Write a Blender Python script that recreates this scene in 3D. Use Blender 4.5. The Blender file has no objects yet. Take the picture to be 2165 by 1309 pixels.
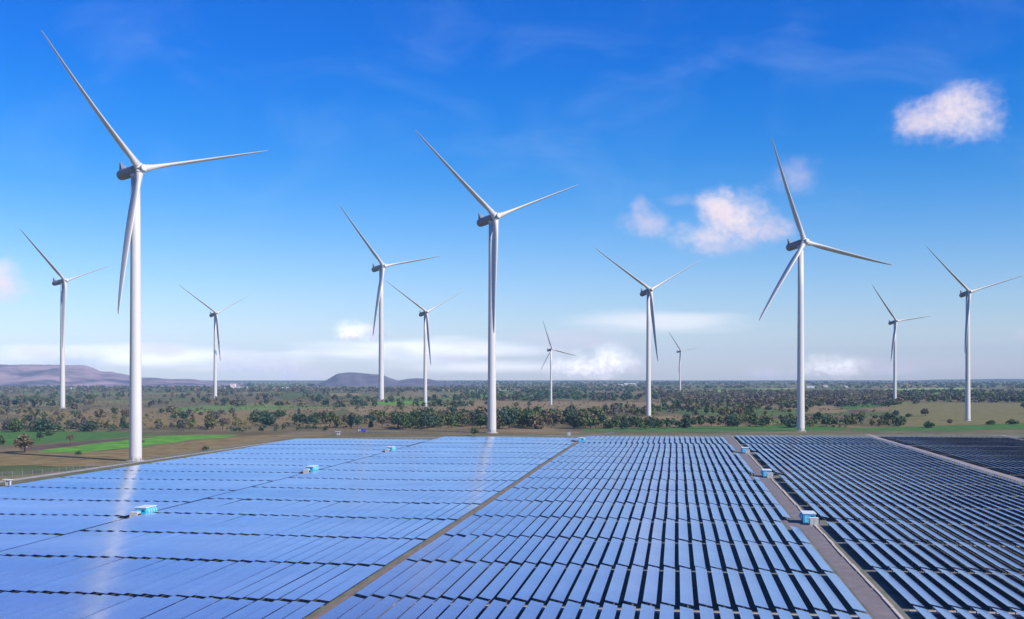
import bpy, math, random
import numpy as np
R = math.radians
rng = random.Random(7)
nrg = np.random.RandomState(11)
scene = bpy.context.scene

# ------------------------------------------------------------------ camera
H = 41.0                      # camera height above the plain
F, CX, HY = 2400.0, 1082.5, 797.0      # focal length, centre column and horizon row of the 2165 px wide photograph
cam_d = bpy.data.cameras.new('camera')
cam_d.sensor_width = 36.0
cam_d.lens = F / 2165.0 * 36.0
cam_d.shift_y = (HY - 1309 / 2) / 2165.0
cam_d.clip_start, cam_d.clip_end = 1.0, 60000.0
cam = bpy.data.objects.new('camera', cam_d)
scene.collection.objects.link(cam)
cam.location = (0, 0, H)
cam.rotation_euler = (R(90), 0, 0)
scene.camera = cam

# ------------------------------------------------------------------ light and exposure
SUN_AZ, SUN_EL = 123.0, 36.0           # clockwise from the view direction
sd = bpy.data.lights.new('sun', 'SUN')
sd.energy, sd.angle, sd.color = 5.0, R(0.53), (1.0, 0.93, 0.84)
sun = bpy.data.objects.new('sun', sd)
scene.collection.objects.link(sun)
sun.rotation_euler = (R(90 - SUN_EL), 0, R(180 - SUN_AZ))
vs = scene.view_settings
vs.view_transform, vs.look, vs.exposure, vs.gamma = 'Standard', 'None', 0.45, 1.0
vs.use_curve_mapping = False
scene.cycles.use_denoising = True
scene.cycles.max_bounces = 5
scene.cycles.volume_bounces = 0

# ------------------------------------------------------------------ sky
SKY_STRENGTH = 0.094
world = bpy.data.worlds.new('World')
scene.world = world
world.use_nodes = True
world.cycles.sampling_method = 'MANUAL'
world.cycles.sample_map_resolution = 256
wn, wl = world.node_tree.nodes, world.node_tree.links
wn.clear()


def sock(x, s):
    if isinstance(x, (int, float)):
        s.default_value = x
    else:
        wl.new(x, s)


def M(op, a, b=0.0, c=0.0, clamp=False):
    n = wn.new('ShaderNodeMath')
    n.operation = op
    n.use_clamp = clamp
    for v, s in zip((a, b, c), n.inputs):
        sock(v, s)
    return n.outputs[0]


def mixc(fac, a, b, blend='MIX'):
    n = wn.new('ShaderNodeMix')
    n.data_type = 'RGBA'
    n.blend_type = blend
    sock(fac, n.inputs[0])
    for v, s in ((a, n.inputs[6]), (b, n.inputs[7])):
        if isinstance(v, tuple):
            s.default_value = (*v, 1.0)
        else:
            wl.new(v, s)
    return n.outputs[2]


tc = wn.new('ShaderNodeTexCoord')
sep = wn.new('ShaderNodeSeparateXYZ')
wl.new(tc.outputs['Generated'], sep.inputs[0])
AZ = M('MULTIPLY', M('ARCTAN2', sep.outputs[0], sep.outputs[1]), 180 / math.pi)
EL = M('MULTIPLY', M('ARCSINE', sep.outputs[2]), 180 / math.pi)
sky = wn.new('ShaderNodeTexSky')
sky.sky_type = 'NISHITA'
sky.sun_disc = False
sky.sun_elevation = R(SUN_EL)
sky.sun_rotation = R(SUN_AZ)
sky.altitude = 200
sky.air_density, sky.dust_density, sky.ozone_density = 1.0, 0.6, 3.0
# grade of the clear air: the photograph's polarised, saturated blue deepens with height
ramp = wn.new('ShaderNodeValToRGB')
ramp.color_ramp.interpolation = 'B_SPLINE'
GRADE = [(0.0, (1.32, 1.22, 1.36)), (3.0, (0.94, 1.02, 1.24)), (7.0, (0.42, 0.80, 1.21)),
         (11.0, (0.06, 0.62, 1.22)), (16.0, (0.0, 0.49, 1.34)), (25.0, (0.0, 0.40, 1.30)), (90.0, (0.0, 0.26, 1.08))]
GS = 1.6  # ramp colours stop at 1
els = ramp.color_ramp.elements
while len(els) < len(GRADE):
    els.new(0.5)
for e, (p, c) in zip(els, GRADE):
    e.position = p / 90.0
    e.color = (c[0] / GS, c[1] / GS, c[2] / GS, 1)
wl.new(M('DIVIDE', EL, 90.0, clamp=True), ramp.inputs[0])
gs = wn.new('ShaderNodeVectorMath')
gs.operation = 'SCALE'
gs.inputs['Scale'].default_value = GS
wl.new(ramp.outputs[0], gs.inputs[0])
gm = wn.new('ShaderNodeVectorMath')
gm.operation = 'MULTIPLY'
wl.new(sky.outputs[0], gm.inputs[0])
wl.new(gs.outputs[0], gm.inputs[1])
clear = gm.outputs[0]


def wnoise(sx, sy, scale, detail, rough=0.55, off=(0, 0, 0), dist=0.0):
    c = wn.new('ShaderNodeCombineXYZ')
    wl.new(M('MULTIPLY', AZ, sx), c.inputs[0])
    wl.new(M('MULTIPLY', EL, sy), c.inputs[1])
    m = wn.new('ShaderNodeVectorMath')
    m.operation = 'ADD'
    wl.new(c.outputs[0], m.inputs[0])
    m.inputs[1].default_value = off
    n = wn.new('ShaderNodeTexNoise')
    n.inputs['Scale'].default_value = scale
    n.inputs['Detail'].default_value = detail
    n.inputs['Roughness'].default_value = rough
    n.inputs['Distortion'].default_value = dist
    wl.new(m.outputs[0], n.inputs['Vector'])
    return n.outputs[0]


N_PUFF = wnoise(1.0, 1.15, 0.72, 6, 0.52, (2.6, 0.7, 0))
N_FINE = wnoise(1.0, 1.15, 3.0, 4, 0.55, (5, 2, 0))
N_STRAT = wnoise(0.16, 1.0, 0.9, 5, 0.5, (3, 9, 0))
N_CIRR = wnoise(0.30, 0.62, 0.42, 6, 0.55, (7.3, 4, 0), 0.8)


def smooth(x):
    n = wn.new('ShaderNodeMapRange')
    n.interpolation_type = 'SMOOTHSTEP'
    wl.new(x, n.inputs[0])
    n.inputs[1].default_value, n.inputs[2].default_value = 0.0, 1.0
    return n.outputs[0]


def px_dir(x, y):
    dx = x - CX
    return math.degrees(math.atan2(dx, F)), math.degrees(math.atan2(HY - y, math.hypot(F, dx)))


WHITE, PINK, LAV = (7.0, 6.6, 7.2), (7.4, 6.1, 6.8), (5.0, 5.1, 6.9)
BRIGHT = (14.0, 13.0, 12.6)
CREAM = (7.9, 6.9, 7.2)
skycol = clear
# high thin wisps all round the sky
wisp = smooth(M('DIVIDE', M('SUBTRACT', N_CIRR, 0.44), 0.50))
wisp = M('MULTIPLY', wisp, M('MULTIPLY', smooth(M('DIVIDE', M('SUBTRACT', EL, 4.0), 8.0)), 0.16))
skycol = mixc(wisp, skycol, (5.5, 6.6, 8.6))


def strat(x, y, rx, ry, k, col):
    global skycol
    a, e = px_dir(x, y)
    ra, re = rx / F * 57.3, ry / F * 57.3
    d = M('SQRT', M('ADD', M('POWER', M('ABSOLUTE', M('DIVIDE', M('SUBTRACT', AZ, a), ra)), 2.0),
                    M('POWER', M('ABSOLUTE', M('DIVIDE', M('SUBTRACT', EL, e), re)), 2.0)))
    m = M('ADD', M('SUBTRACT', 1.0, d), M('MULTIPLY', M('SUBTRACT', N_STRAT, 0.5), 1.5))
    m = M('MULTIPLY', smooth(M('DIVIDE', m, 0.9)), k)
    skycol = mixc(m, skycol, col)


def puff(x, y, rx, ry, k, top=CREAM, bottom=LAV, amp=1.55, soft=1.3):
    """a heaped cloud: round outline broken up by noise, flat greyer foot"""
    global skycol
    a, e = px_dir(x, y)
    ra, re = rx / F * 57.3, ry / F * 57.3
    h = M('DIVIDE', M('SUBTRACT', EL, e), re)
    dy = M('MAXIMUM', h, M('MULTIPLY', h, -1.25))
    d = M('SQRT', M('ADD', M('POWER', M('ABSOLUTE', M('DIVIDE', M('SUBTRACT', AZ, a), ra)), 2.0), M('POWER', dy, 2.0)))
    nz = M('ADD', M('MULTIPLY', M('SUBTRACT', N_PUFF, 0.5), amp), M('MULTIPLY', M('SUBTRACT', N_FINE, 0.5), amp * 0.24))
    m = M('MULTIPLY', smooth(M('DIVIDE', M('ADD', M('SUBTRACT', 1.26, d), nz), soft)), k)
    sh = smooth(M('ADD', M('ADD', M('MULTIPLY', h, 0.55), 0.62), M('MULTIPLY', M('SUBTRACT', N_FINE, 0.5), 1.3)))
    skycol = mixc(m, skycol, mixc(sh, bottom, top))


for a_ in [(300, 755, 400, 30, .75, BRIGHT), (880, 738, 330, 30, .75, BRIGHT), (1060, 775, 260, 20, .5, BRIGHT), (1390, 682, 235, 32, .6, (9.5, 9.0, 9.0)),
           (1220, 720, 200, 30, .45, PINK), (1900, 770, 320, 22, .22, PINK)]:
    strat(*a_)
for a_ in [(1972, 258, 72, 52, .75), (2052, 252, 66, 58, .82), (2008, 226, 58, 44, .7, CREAM, PINK), (1935, 268, 36, 26, .5, PINK),
           (1500, 502, 78, 44, .80), (1560, 468, 76, 62, .92), (1512, 440, 48, 42, .8, CREAM, PINK), (1622, 490, 52, 32, .6, PINK), (1545, 520, 80, 20, .4, LAV, LAV),
           (1365, 474, 48, 36, .65, PINK), (1352, 440, 24, 26, .35, PINK), (1440, 425, 40, 16, .2, PINK),
           (1685, 378, 55, 48, .34, PINK), (0, 602, 48, 52, .9, CREAM, PINK), (752, 706, 50, 28, .85, BRIGHT, PINK), (795, 700, 36, 26, .6, CREAM, LAV),
           (1235, 780, 80, 34, .95, BRIGHT, PINK), (1290, 770, 66, 40, .95, BRIGHT, PINK), (500, 772, 60, 34, .8, CREAM, LAV), (585, 780, 80, 30, .8, CREAM, LAV), (160, 762, 60, 26, .6, LAV, LAV), (330, 742, 80, 20, .6, CREAM, PINK), (90, 748, 70, 18, .5, CREAM, PINK),
           (660, 795, 60, 16, .4, PINK), (1770, 782, 70, 28, .8, BRIGHT, PINK), (1625, 790, 60, 18, .7, PINK), (1890, 786, 60, 18, .6, PINK),
           (945, 760, 55, 18, .4, PINK, LAV), (2175, 712, 30, 18, .4, PINK), (840, 745, 40, 16, .35, LAV, LAV)]:
    puff(*a_)
bg = wn.new('ShaderNodeBackground')
bg.inputs[1].default_value = SKY_STRENGTH
wl.new(skycol, bg.inputs[0])
wo = wn.new('ShaderNodeOutputWorld')
wl.new(bg.outputs[0], wo.inputs[0])

# ------------------------------------------------------------------ helpers
col = scene.collection


def link(o):
    col.objects.link(o)
    return o


def tag(o, label=None, cat=None, group=None, kind=None):
    for k, v in (('label', label), ('category', cat), ('group', group), ('kind', kind)):
        if v:
            o[k] = v
    return o


def empty(name, loc, rz=0.0):
    o = link(bpy.data.objects.new(name, None))
    o.location = loc
    o.rotation_euler = (0, 0, rz)
    o.empty_display_size = 0.5
    return o


class MB:
    """collects vertices and faces for one mesh"""

    def __init__(self):
        self.v, self.f, self.m = [], [], []

    def add(self, vs, fs, mi=0):
        n = len(self.v)
        self.v += [tuple(p) for p in vs]
        self.f += [tuple(i + n for i in f) for f in fs]
        self.m += [mi] * len(fs)
        return self

    def hexa(self, p, mi=0):
        """eight corners: bottom ring then top ring, counter-clockwise seen from above"""
        return self.add(p, [(3, 2, 1, 0), (4, 5, 6, 7), (0, 1, 5, 4), (1, 2, 6, 5), (2, 3, 7, 6), (3, 0, 4, 7)], mi)

    def box(self, x0, x1, y0, y1, z0, z1, mi=0):
        return self.hexa([(x0, y0, z0), (x1, y0, z0), (x1, y1, z0), (x0, y1, z0),
                          (x0, y0, z1), (x1, y0, z1), (x1, y1, z1), (x0, y1, z1)], mi)

    def rings(self, rings, cap=True, mi=0):
        n = len(rings[0])
        vs = [p for r in rings for p in r]
        fs = []
        for k in range(len(rings) - 1):
            for i in range(n):
                j = (i + 1) % n
                fs.append((k * n + i, k * n + j, (k + 1) * n + j, (k + 1) * n + i))
        if cap:
            fs.append(tuple(range(n))[::-1])
            fs.append(tuple((len(rings) - 1) * n + i for i in range(n)))
        vol = 0.0                       # keep the faces turned outwards
        c = np.mean(np.array(vs, float), axis=0)
        for f in fs[:-2] if cap else fs:
            a, b_, d = (np.array(vs[f[q]], float) - c for q in (0, 1, 2))
            vol += float(np.dot(a, np.cross(b_, d)))
        if vol < 0:
            fs = [f[::-1] for f in fs]
        return self.add(vs, fs, mi)

    def tube(self, pts, radii, n=8, mi=0):
        rs = []
        for k, p in enumerate(pts):
            a = np.array(pts[max(0, k - 1)], float)
            b = np.array(pts[min(len(pts) - 1, k + 1)], float)
            d = b - a
            d /= np.linalg.norm(d)
            u = np.cross(d, (0, 1, 0) if abs(d[1]) < 0.9 else (1, 0, 0))
            u /= np.linalg.norm(u)
            w = np.cross(d, u)
            rs.append([tuple(np.array(p) + radii[k] * (math.cos(t) * u + math.sin(t) * w))
                       for t in [2 * math.pi * i / n for i in range(n)]])
        return self.rings(rs, True, mi)

    def mesh(self, name, mats, smooth=False):
        me = bpy.data.meshes.new(name)
        me.from_pydata(self.v, [], self.f)
        for m in mats:
            me.materials.append(m)
        if len(mats) > 1:
            me.polygons.foreach_set('material_index', self.m)
        if smooth:
            me.polygons.foreach_set('use_smooth', [True] * len(me.polygons))
        me.update()
        return me

    def build(self, name, mats, parent=None, smooth=False):
        if not isinstance(mats, (list, tuple)):
            mats = [mats]
        o = link(bpy.data.objects.new(name, self.mesh(name, mats, smooth)))
        o.parent = parent
        return o


def bulk(name, V, Q, mats, mi=None, uv=None, tint=None, parent=None):
    """a big mesh of quads from numpy arrays"""
    me = bpy.data.meshes.new(name)
    V = np.asarray(V, np.float32)
    Q = np.asarray(Q, np.int32)
    me.vertices.add(len(V))
    me.vertices.foreach_set('co', V.ravel())
    me.loops.add(Q.size)
    me.loops.foreach_set('vertex_index', Q.ravel())
    me.polygons.add(len(Q))
    me.polygons.foreach_set('loop_start', np.arange(0, Q.size, 4, dtype=np.int32))
    for m in mats:
        me.materials.append(m)
    if mi is not None:
        me.polygons.foreach_set('material_index', np.asarray(mi, np.int32))
    if uv is not None:
        l = me.uv_layers.new(name='UVMap')
        l.data.foreach_set('uv', np.asarray(uv, np.float32)[Q.ravel()].ravel())
    if tint is not None:
        at = me.color_attributes.new('tint', 'FLOAT_COLOR', 'POINT')
        at.data.foreach_set('color', np.asarray(tint, np.float32).ravel())
    me.polygons.foreach_set('use_smooth', np.zeros(len(Q), bool))
    me.update(calc_edges=True)
    me.validate()
    o = link(bpy.data.objects.new(name, me))
    o.parent = parent
    return o


# ------------------------------------------------------------------ materials
def mat(name, color, rough=0.7, metal=0.0, var=0.12, scale=0.5, detail=4.0, spec=0.5, coords='Object', color2=None, bump=0.0, contrast=1.0):
    m = bpy.data.materials.new(name)
    m.use_nodes = True
    t = m.node_tree
    b = t.nodes['Principled BSDF']
    b.inputs['Roughness'].default_value = rough
    b.inputs['Metallic'].default_value = metal
    b.inputs['Specular IOR Level'].default_value = spec
    c = t.nodes.new('ShaderNodeTexCoord')
    n = t.nodes.new('ShaderNodeTexNoise')
    n.inputs['Scale'].default_value = scale
    n.inputs['Detail'].default_value = detail
    n.inputs['Roughness'].default_value = 0.6
    t.links.new(c.outputs[coords], n.inputs['Vector'])
    r = t.nodes.new('ShaderNodeMapRange')
    r.inputs[1].default_value = 0.5 - 0.22 / contrast
    r.inputs[2].default_value = 0.5 + 0.22 / contrast
    t.links.new(n.outputs[0], r.inputs[0])
    mx = t.nodes.new('ShaderNodeMix')
    mx.data_type = 'RGBA'
    lo = tuple(max(0.0, x * (1 - var)) for x in color)
    hi = color2 if color2 else tuple(min(1.0, x * (1 + var)) for x in color)
    mx.inputs[6].default_value = (*lo, 1)
    mx.inputs[7].default_value = (*hi, 1)
    t.links.new(r.outputs[0], mx.inputs[0])
    t.links.new(mx.outputs[2], b.inputs['Base Color'])
    if bump:
        bp = t.nodes.new('ShaderNodeBump')
        bp.inputs['Strength'].default_value = bump
        t.links.new(n.outputs[0], bp.inputs['Height'])
        t.links.new(bp.outputs[0], b.inputs['Normal'])
    return m


def panel_material():
    m = bpy.data.materials.new('solar_glass')
    m.use_nodes = True
    t = m.node_tree
    N, L = t.nodes, t.links
    b = N['Principled BSDF']
    uv = N.new('ShaderNodeTexCoord')
    sp = N.new('ShaderNodeSeparateXYZ')
    L.new(uv.outputs['UV'], sp.inputs[0])

    def mm(op, a, bb=0.0):
        n = N.new('ShaderNodeMath')
        n.operation = op
        for v, s in ((a, n.inputs[0]), (bb, n.inputs[1])):
            if isinstance(v, (int, float)):
                s.default_value = v
            else:
                L.new(v, s)
        return n.outputs[0]
    cu = mm('DIVIDE', sp.outputs[0], 1.18)
    cv = mm('DIVIDE', sp.outputs[1], 1.02)
    lu = mm('LESS_THAN', mm('ABSOLUTE', mm('SUBTRACT', mm('FRACT', cu), 0.5)), 0.478)
    lv = mm('LESS_THAN', mm('ABSOLUTE', mm('SUBTRACT', mm('FRACT', cv), 0.5)), 0.48)
    glass = mm('MULTIPLY', lu, lv)
    cc = N.new('ShaderNodeCombineXYZ')
    L.new(mm('FLOOR', cu), cc.inputs[0])
    L.new(mm('FLOOR', cv), cc.inputs[1])
    oi = N.new('ShaderNodeObjectInfo')
    L.new(mm('MULTIPLY', oi.outputs['Random'], 97.0), cc.inputs[2])
    wnz = N.new('ShaderNodeTexWhiteNoise')
    L.new(cc.outputs[0], wnz.inputs['Vector'])
    mx = N.new('ShaderNodeMix')
    mx.data_type = 'RGBA'
    mx.inputs[6].default_value = (0.46, 0.53, 0.63, 1)
    mx.inputs[7].default_value = (0.54, 0.60, 0.69, 1)
    L.new(wnz.outputs[0], mx.inputs[0])
    fr = N.new('ShaderNodeMix')
    fr.data_type = 'RGBA'
    fr.inputs[6].default_value = (0.72, 0.75, 0.80, 1)
    L.new(mx.outputs[2], fr.inputs[7])
    L.new(glass, fr.inputs[0])
    L.new(fr.outputs[2], b.inputs['Base Color'])
    b.inputs['Metallic'].default_value = 0.9
    b.inputs['Coat Weight'].default_value = 0.0
    b.inputs['Coat Roughness'].default_value = 0.32
    b.inputs['Coat IOR'].default_value = 1.6
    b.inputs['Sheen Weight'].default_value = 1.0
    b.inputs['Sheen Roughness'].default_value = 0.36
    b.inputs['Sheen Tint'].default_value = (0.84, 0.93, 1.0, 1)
    # dust gives patches of a softer gloss
    g = N.new('ShaderNodeNewGeometry')
    n = N.new('ShaderNodeTexNoise')
    n.inputs['Scale'].default_value = 0.05
    n.inputs['Detail'].default_value = 5
    L.new(g.outputs['Position'], n.inputs['Vector'])
    r = N.new('ShaderNodeMapRange')
    r.inputs[1].default_value, r.inputs[2].default_value = 0.3, 0.7
    r.inputs[3].default_value, r.inputs[4].default_value = 0.15, 0.24
    L.new(n.outputs[0], r.inputs[0])
    L.new(r.outputs[0], b.inputs['Roughness'])
    mp = N.new('ShaderNodeMapping')          # broad streaked sheen patches, painted in for whitish cloud reflections
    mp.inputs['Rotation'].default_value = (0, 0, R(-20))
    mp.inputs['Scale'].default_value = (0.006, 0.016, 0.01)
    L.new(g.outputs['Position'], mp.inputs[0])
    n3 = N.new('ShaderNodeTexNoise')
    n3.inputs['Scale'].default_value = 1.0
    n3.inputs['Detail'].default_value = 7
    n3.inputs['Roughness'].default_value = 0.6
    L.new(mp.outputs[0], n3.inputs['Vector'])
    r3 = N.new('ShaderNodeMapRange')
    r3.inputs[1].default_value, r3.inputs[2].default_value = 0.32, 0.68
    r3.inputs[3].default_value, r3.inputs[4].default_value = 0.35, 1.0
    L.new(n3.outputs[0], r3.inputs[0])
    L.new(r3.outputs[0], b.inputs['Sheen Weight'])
    return m


MAT = {}
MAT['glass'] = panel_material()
MAT['rail'] = mat('galvanised_rail', (0.10, 0.11, 0.14), 0.5, 0.3)
MAT['backsheet'] = mat('panel_backsheet', (0.05, 0.085, 0.30), 0.5, 0.0)
MAT['post'] = mat('galvanised_post', (0.22, 0.23, 0.26), 0.45, 0.4)
MAT['turbine'] = mat('turbine_paint', (0.50, 0.485, 0.47), 0.42, 0, 0.03, 0.08)
MAT['blade'] = mat('blade_shaded_paint', (0.43, 0.42, 0.41), 0.4, 0, 0.04, 0.08)  # greyer than the tower: the blades' shade is put into the colour
MAT['nacelle'] = mat('nacelle_shaded_paint', (0.16, 0.155, 0.175), 0.45, 0, 0.05, 0.2)  # dark grey paints in the shade on the nacelle and hub
MAT['collar'] = mat('collar_grey', (0.45, 0.45, 0.46), 0.5)
MAT['flange'] = mat('flange_grey', (0.60, 0.59, 0.58), 0.5)
MAT['concrete'] = mat('pale_concrete', (0.46, 0.39, 0.33), 0.9, 0, 0.2, 0.6, bump=0.2)
MAT['roadslab'] = mat('weathered_road_slab', (0.27, 0.215, 0.20), 0.9, 0, 0.25, 0.25, 6)
MAT['trench'] = mat('trench_concrete', (0.40, 0.38, 0.36), 0.9, 0, 0.2, 0.6)
MAT['asphalt'] = mat('worn_asphalt', (0.155, 0.135, 0.135), 0.92, 0, 0.22, 0.35, 6, bump=0.15)
MAT['dirt'] = mat('dirt_track', (0.165, 0.118, 0.105), 0.95, 0, 0.3, 0.3, 6)
MAT['gravel'] = mat('gravel_track', (0.30, 0.26, 0.25), 0.95, 0, 0.2, 0.2, 6)
MAT['undergrass'] = mat('grass_between_rows', (0.11, 0.135, 0.095), 0.95, 0, 0.35, 0.12, 6, color2=(0.18, 0.175, 0.13))
MAT['cyan'] = mat('cyan_paint', (0.035, 0.42, 0.66), 0.4, 0, 0.08, 0.8)
MAT['cyan_hood'] = mat('pale_cyan_paint', (0.16, 0.52, 0.70), 0.4, 0, 0.08, 0.8)
MAT['white'] = mat('white_roof_paint', (0.58, 0.62, 0.66), 0.5, 0, 0.06, 0.6)
MAT['cabinet'] = mat('grey_cabinet_paint', (0.46, 0.46, 0.44), 0.5, 0, 0.06, 0.8)
MAT['dark'] = mat('dark_louvre', (0.05, 0.055, 0.06), 0.6)
MAT['window'] = mat('dark_window_glass', (0.03, 0.04, 0.05), 0.1, 0, 0.1)
MAT['tyre'] = mat('tyre_rubber', (0.02, 0.02, 0.02), 0.8)
MAT['blue'] = mat('blue_vehicle_paint', (0.03, 0.06, 0.42), 0.4)
MAT['bark'] = mat('bark', (0.085, 0.065, 0.05), 0.9, 0, 0.3, 2.0)
MAT['wire'] = mat('fence_wire', (0.20, 0.21, 0.24), 0.6, 0.3)
MAT['fencepost'] = mat('fence_post_concrete', (0.17, 0.17, 0.17), 0.85)
MAT['farwhite'] = mat('far_white_wall', (0.52, 0.49, 0.47), 0.7, 0, 0.05, 0.05)
MAT['farpink'] = mat('far_pale_pink_wall', (0.62, 0.50, 0.50), 0.7, 0, 0.08, 0.05)
MAT['faroof'] = mat('far_sheet_roof', (0.50, 0.50, 0.50), 0.5, 0, 0.08, 0.05)


def foliage(name, c):
    m = mat(name, c, 0.65, 0, 0.45, 5.0, 2, 0.25, color2=tuple(x * 1.7 for x in c))
    return m


LEAF = {
    'green': foliage('leaf_dark_green', (0.046, 0.075, 0.024)),
    'olive': foliage('leaf_olive', (0.098, 0.108, 0.034)),
    'blue': foliage('leaf_blue_green', (0.034, 0.064, 0.038)),
    'brown': foliage('leaf_dry_brown', (0.115, 0.088, 0.05)),
    'bare': foliage('twig_purple_brown', (0.1, 0.084, 0.072)),
}
LEAF_RGB = {'green': (0.046, 0.075, 0.024), 'olive': (0.098, 0.108, 0.034), 'blue': (0.034, 0.064, 0.038),
            'brown': (0.115, 0.088, 0.05), 'bare': (0.1, 0.084, 0.072), 'gold': (0.17, 0.125, 0.045)}

# the plain: patchwork of dry grass, fallow and green plots
def plain_material():
    m = bpy.data.materials.new('plain_ground')
    m.use_nodes = True
    t = m.node_tree
    N, L = t.nodes, t.links
    b = N['Principled BSDF']
    b.inputs['Roughness'].default_value = 0.95
    b.inputs['Specular IOR Level'].default_value = 0.1
    g = N.new('ShaderNodeNewGeometry')
    mp = N.new('ShaderNodeMapping')
    mp.inputs['Rotation'].default_value = (0, 0, R(14))
    mp.inputs['Scale'].default_value = (1 / 170.0, 1 / 260.0, 1)
    L.new(g.outputs['Position'], mp.inputs[0])
    wob = N.new('ShaderNodeTexNoise')
    wob.inputs['Scale'].default_value = 0.7
    L.new(mp.outputs[0], wob.inputs['Vector'])
    ad = N.new('ShaderNodeVectorMath')
    ad.operation = 'MULTIPLY_ADD'
    L.new(wob.outputs['Color'], ad.inputs[0])
    ad.inputs[1].default_value = (0.8, 0.8, 0)
    L.new(mp.outputs[0], ad.inputs[2])
    vo = N.new('ShaderNodeTexVoronoi')
    vo.inputs['Scale'].default_value = 1.0
    L.new(ad.outputs[0], vo.inputs['Vector'])
    sp = N.new('ShaderNodeSeparateColor')
    L.new(vo.outputs['Color'], sp.inputs[0])
    cr = N.new('ShaderNodeValToRGB')
    cr.color_ramp.interpolation = 'CONSTANT'
    cols = [(0.0, (0.135, 0.105, 0.052)), (0.25, (0.175, 0.130, 0.066)), (0.45, (0.095, 0.108, 0.038)), (0.6, (0.12, 0.100, 0.050)),
            (0.74, (0.080, 0.118, 0.034)), (0.86, (0.16, 0.140, 0.060)), (0.95, (0.11, 0.17, 0.042))]
    e = cr.color_ramp.elements
    while len(e) < len(cols):
        e.new(0.5)
    for q, (p, c) in zip(e, cols):
        q.position, q.color = p, (*c, 1)
    L.new(sp.outputs[0], cr.inputs[0])
    n2 = N.new('ShaderNodeTexNoise')
    n2.inputs['Scale'].default_value = 0.02
    n2.inputs['Detail'].default_value = 8
    n2.inputs['Roughness'].default_value = 0.65
    L.new(g.outputs['Position'], n2.inputs['Vector'])
    mr = N.new('ShaderNodeMapRange')
    mr.inputs[1].default_value, mr.inputs[2].default_value = 0.3, 0.7
    mr.inputs[3].default_value, mr.inputs[4].default_value = 0.55, 1.4
    L.new(n2.outputs[0], mr.inputs[0])
    sc = N.new('ShaderNodeVectorMath')
    sc.operation = 'SCALE'
    L.new(cr.outputs[0], sc.inputs[0])
    L.new(mr.outputs[0], sc.inputs['Scale'])
    L.new(sc.outputs[0], b.inputs['Base Color'])
    return m


MAT['plain'] = plain_material()
for nm, c, c2 in [('bright_green_crop', (0.06, 0.20, 0.018), (0.13, 0.31, 0.035)), ('green_crop', (0.05, 0.125, 0.028), (0.07, 0.16, 0.032)),
                  ('ploughed_soil', (0.085, 0.058, 0.048), (0.12, 0.08, 0.06)), ('dry_grass', (0.155, 0.110, 0.046), (0.235, 0.175, 0.075)),
                  ('dark_grass', (0.06, 0.085, 0.028), (0.09, 0.11, 0.035)), ('verge_grass', (0.10, 0.115, 0.05), (0.155, 0.14, 0.075)),
                  ('tan_fallow', (0.18, 0.130, 0.066), (0.25, 0.185, 0.095)), ('straw_grass', (0.13, 0.125, 0.045), (0.20, 0.175, 0.07)), ('pale_green_crop', (0.20, 0.30, 0.08), (0.27, 0.36, 0.11))]:
    MAT[nm] = mat(nm, c, 0.95, 0, 0.18, 0.09, 10, 0.1, color2=c2, contrast=1.5)


# ------------------------------------------------------------------ where things are: ground points and the array's own axes
def gp(px, py, z=0.0):
    """the ground point a surveyor reads off the photograph"""
    d = F * (H - z) / (py - HY)
    return ((px - CX) / F * d, d, z)


A_ROW = math.atan2(1430 - CX, F)         # the rows run 8 degrees right of the view
CA, SA = math.cos(A_ROW), math.sin(A_ROW)


def uv2w(u, v, z=0.0):
    return (u * CA + v * SA, -u * SA + v * CA, z)


# ------------------------------------------------------------------ the setting
g = MB()
g.add([(-15000, -400, 0), (15000, -400, 0), (15000, 13500, 0), (-15000, 13500, 0)], [(0, 1, 2, 3)])
tag(g.build('ground', MAT['plain']), kind='structure')


def sheet(name, pts, m, z, jitter=0.0, step=12.0):
    """a flat sheet with an uneven outline"""
    out = []
    n = len(pts)
    for i in range(n):
        a, b = np.array(pts[i][:2]), np.array(pts[(i + 1) % n][:2])
        k = max(1, min(40, int(np.linalg.norm(b - a) / step)))
        for j in range(k):
            p = a + (b - a) * j / k
            if jitter:
                p = p + np.array([rng.uniform(-1, 1), rng.uniform(-1, 1)]) * jitter
            out.append((p[0], p[1], z))
    area = sum(out[i][0] * out[(i + 1) % len(out)][1] - out[(i + 1) % len(out)][0] * out[i][1] for i in range(len(out)))
    if area < 0:
        out.reverse()
    s = MB()
    s.add(out, [tuple(range(len(out)))])
    return tag(s.build(name, m), kind='structure')


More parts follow.
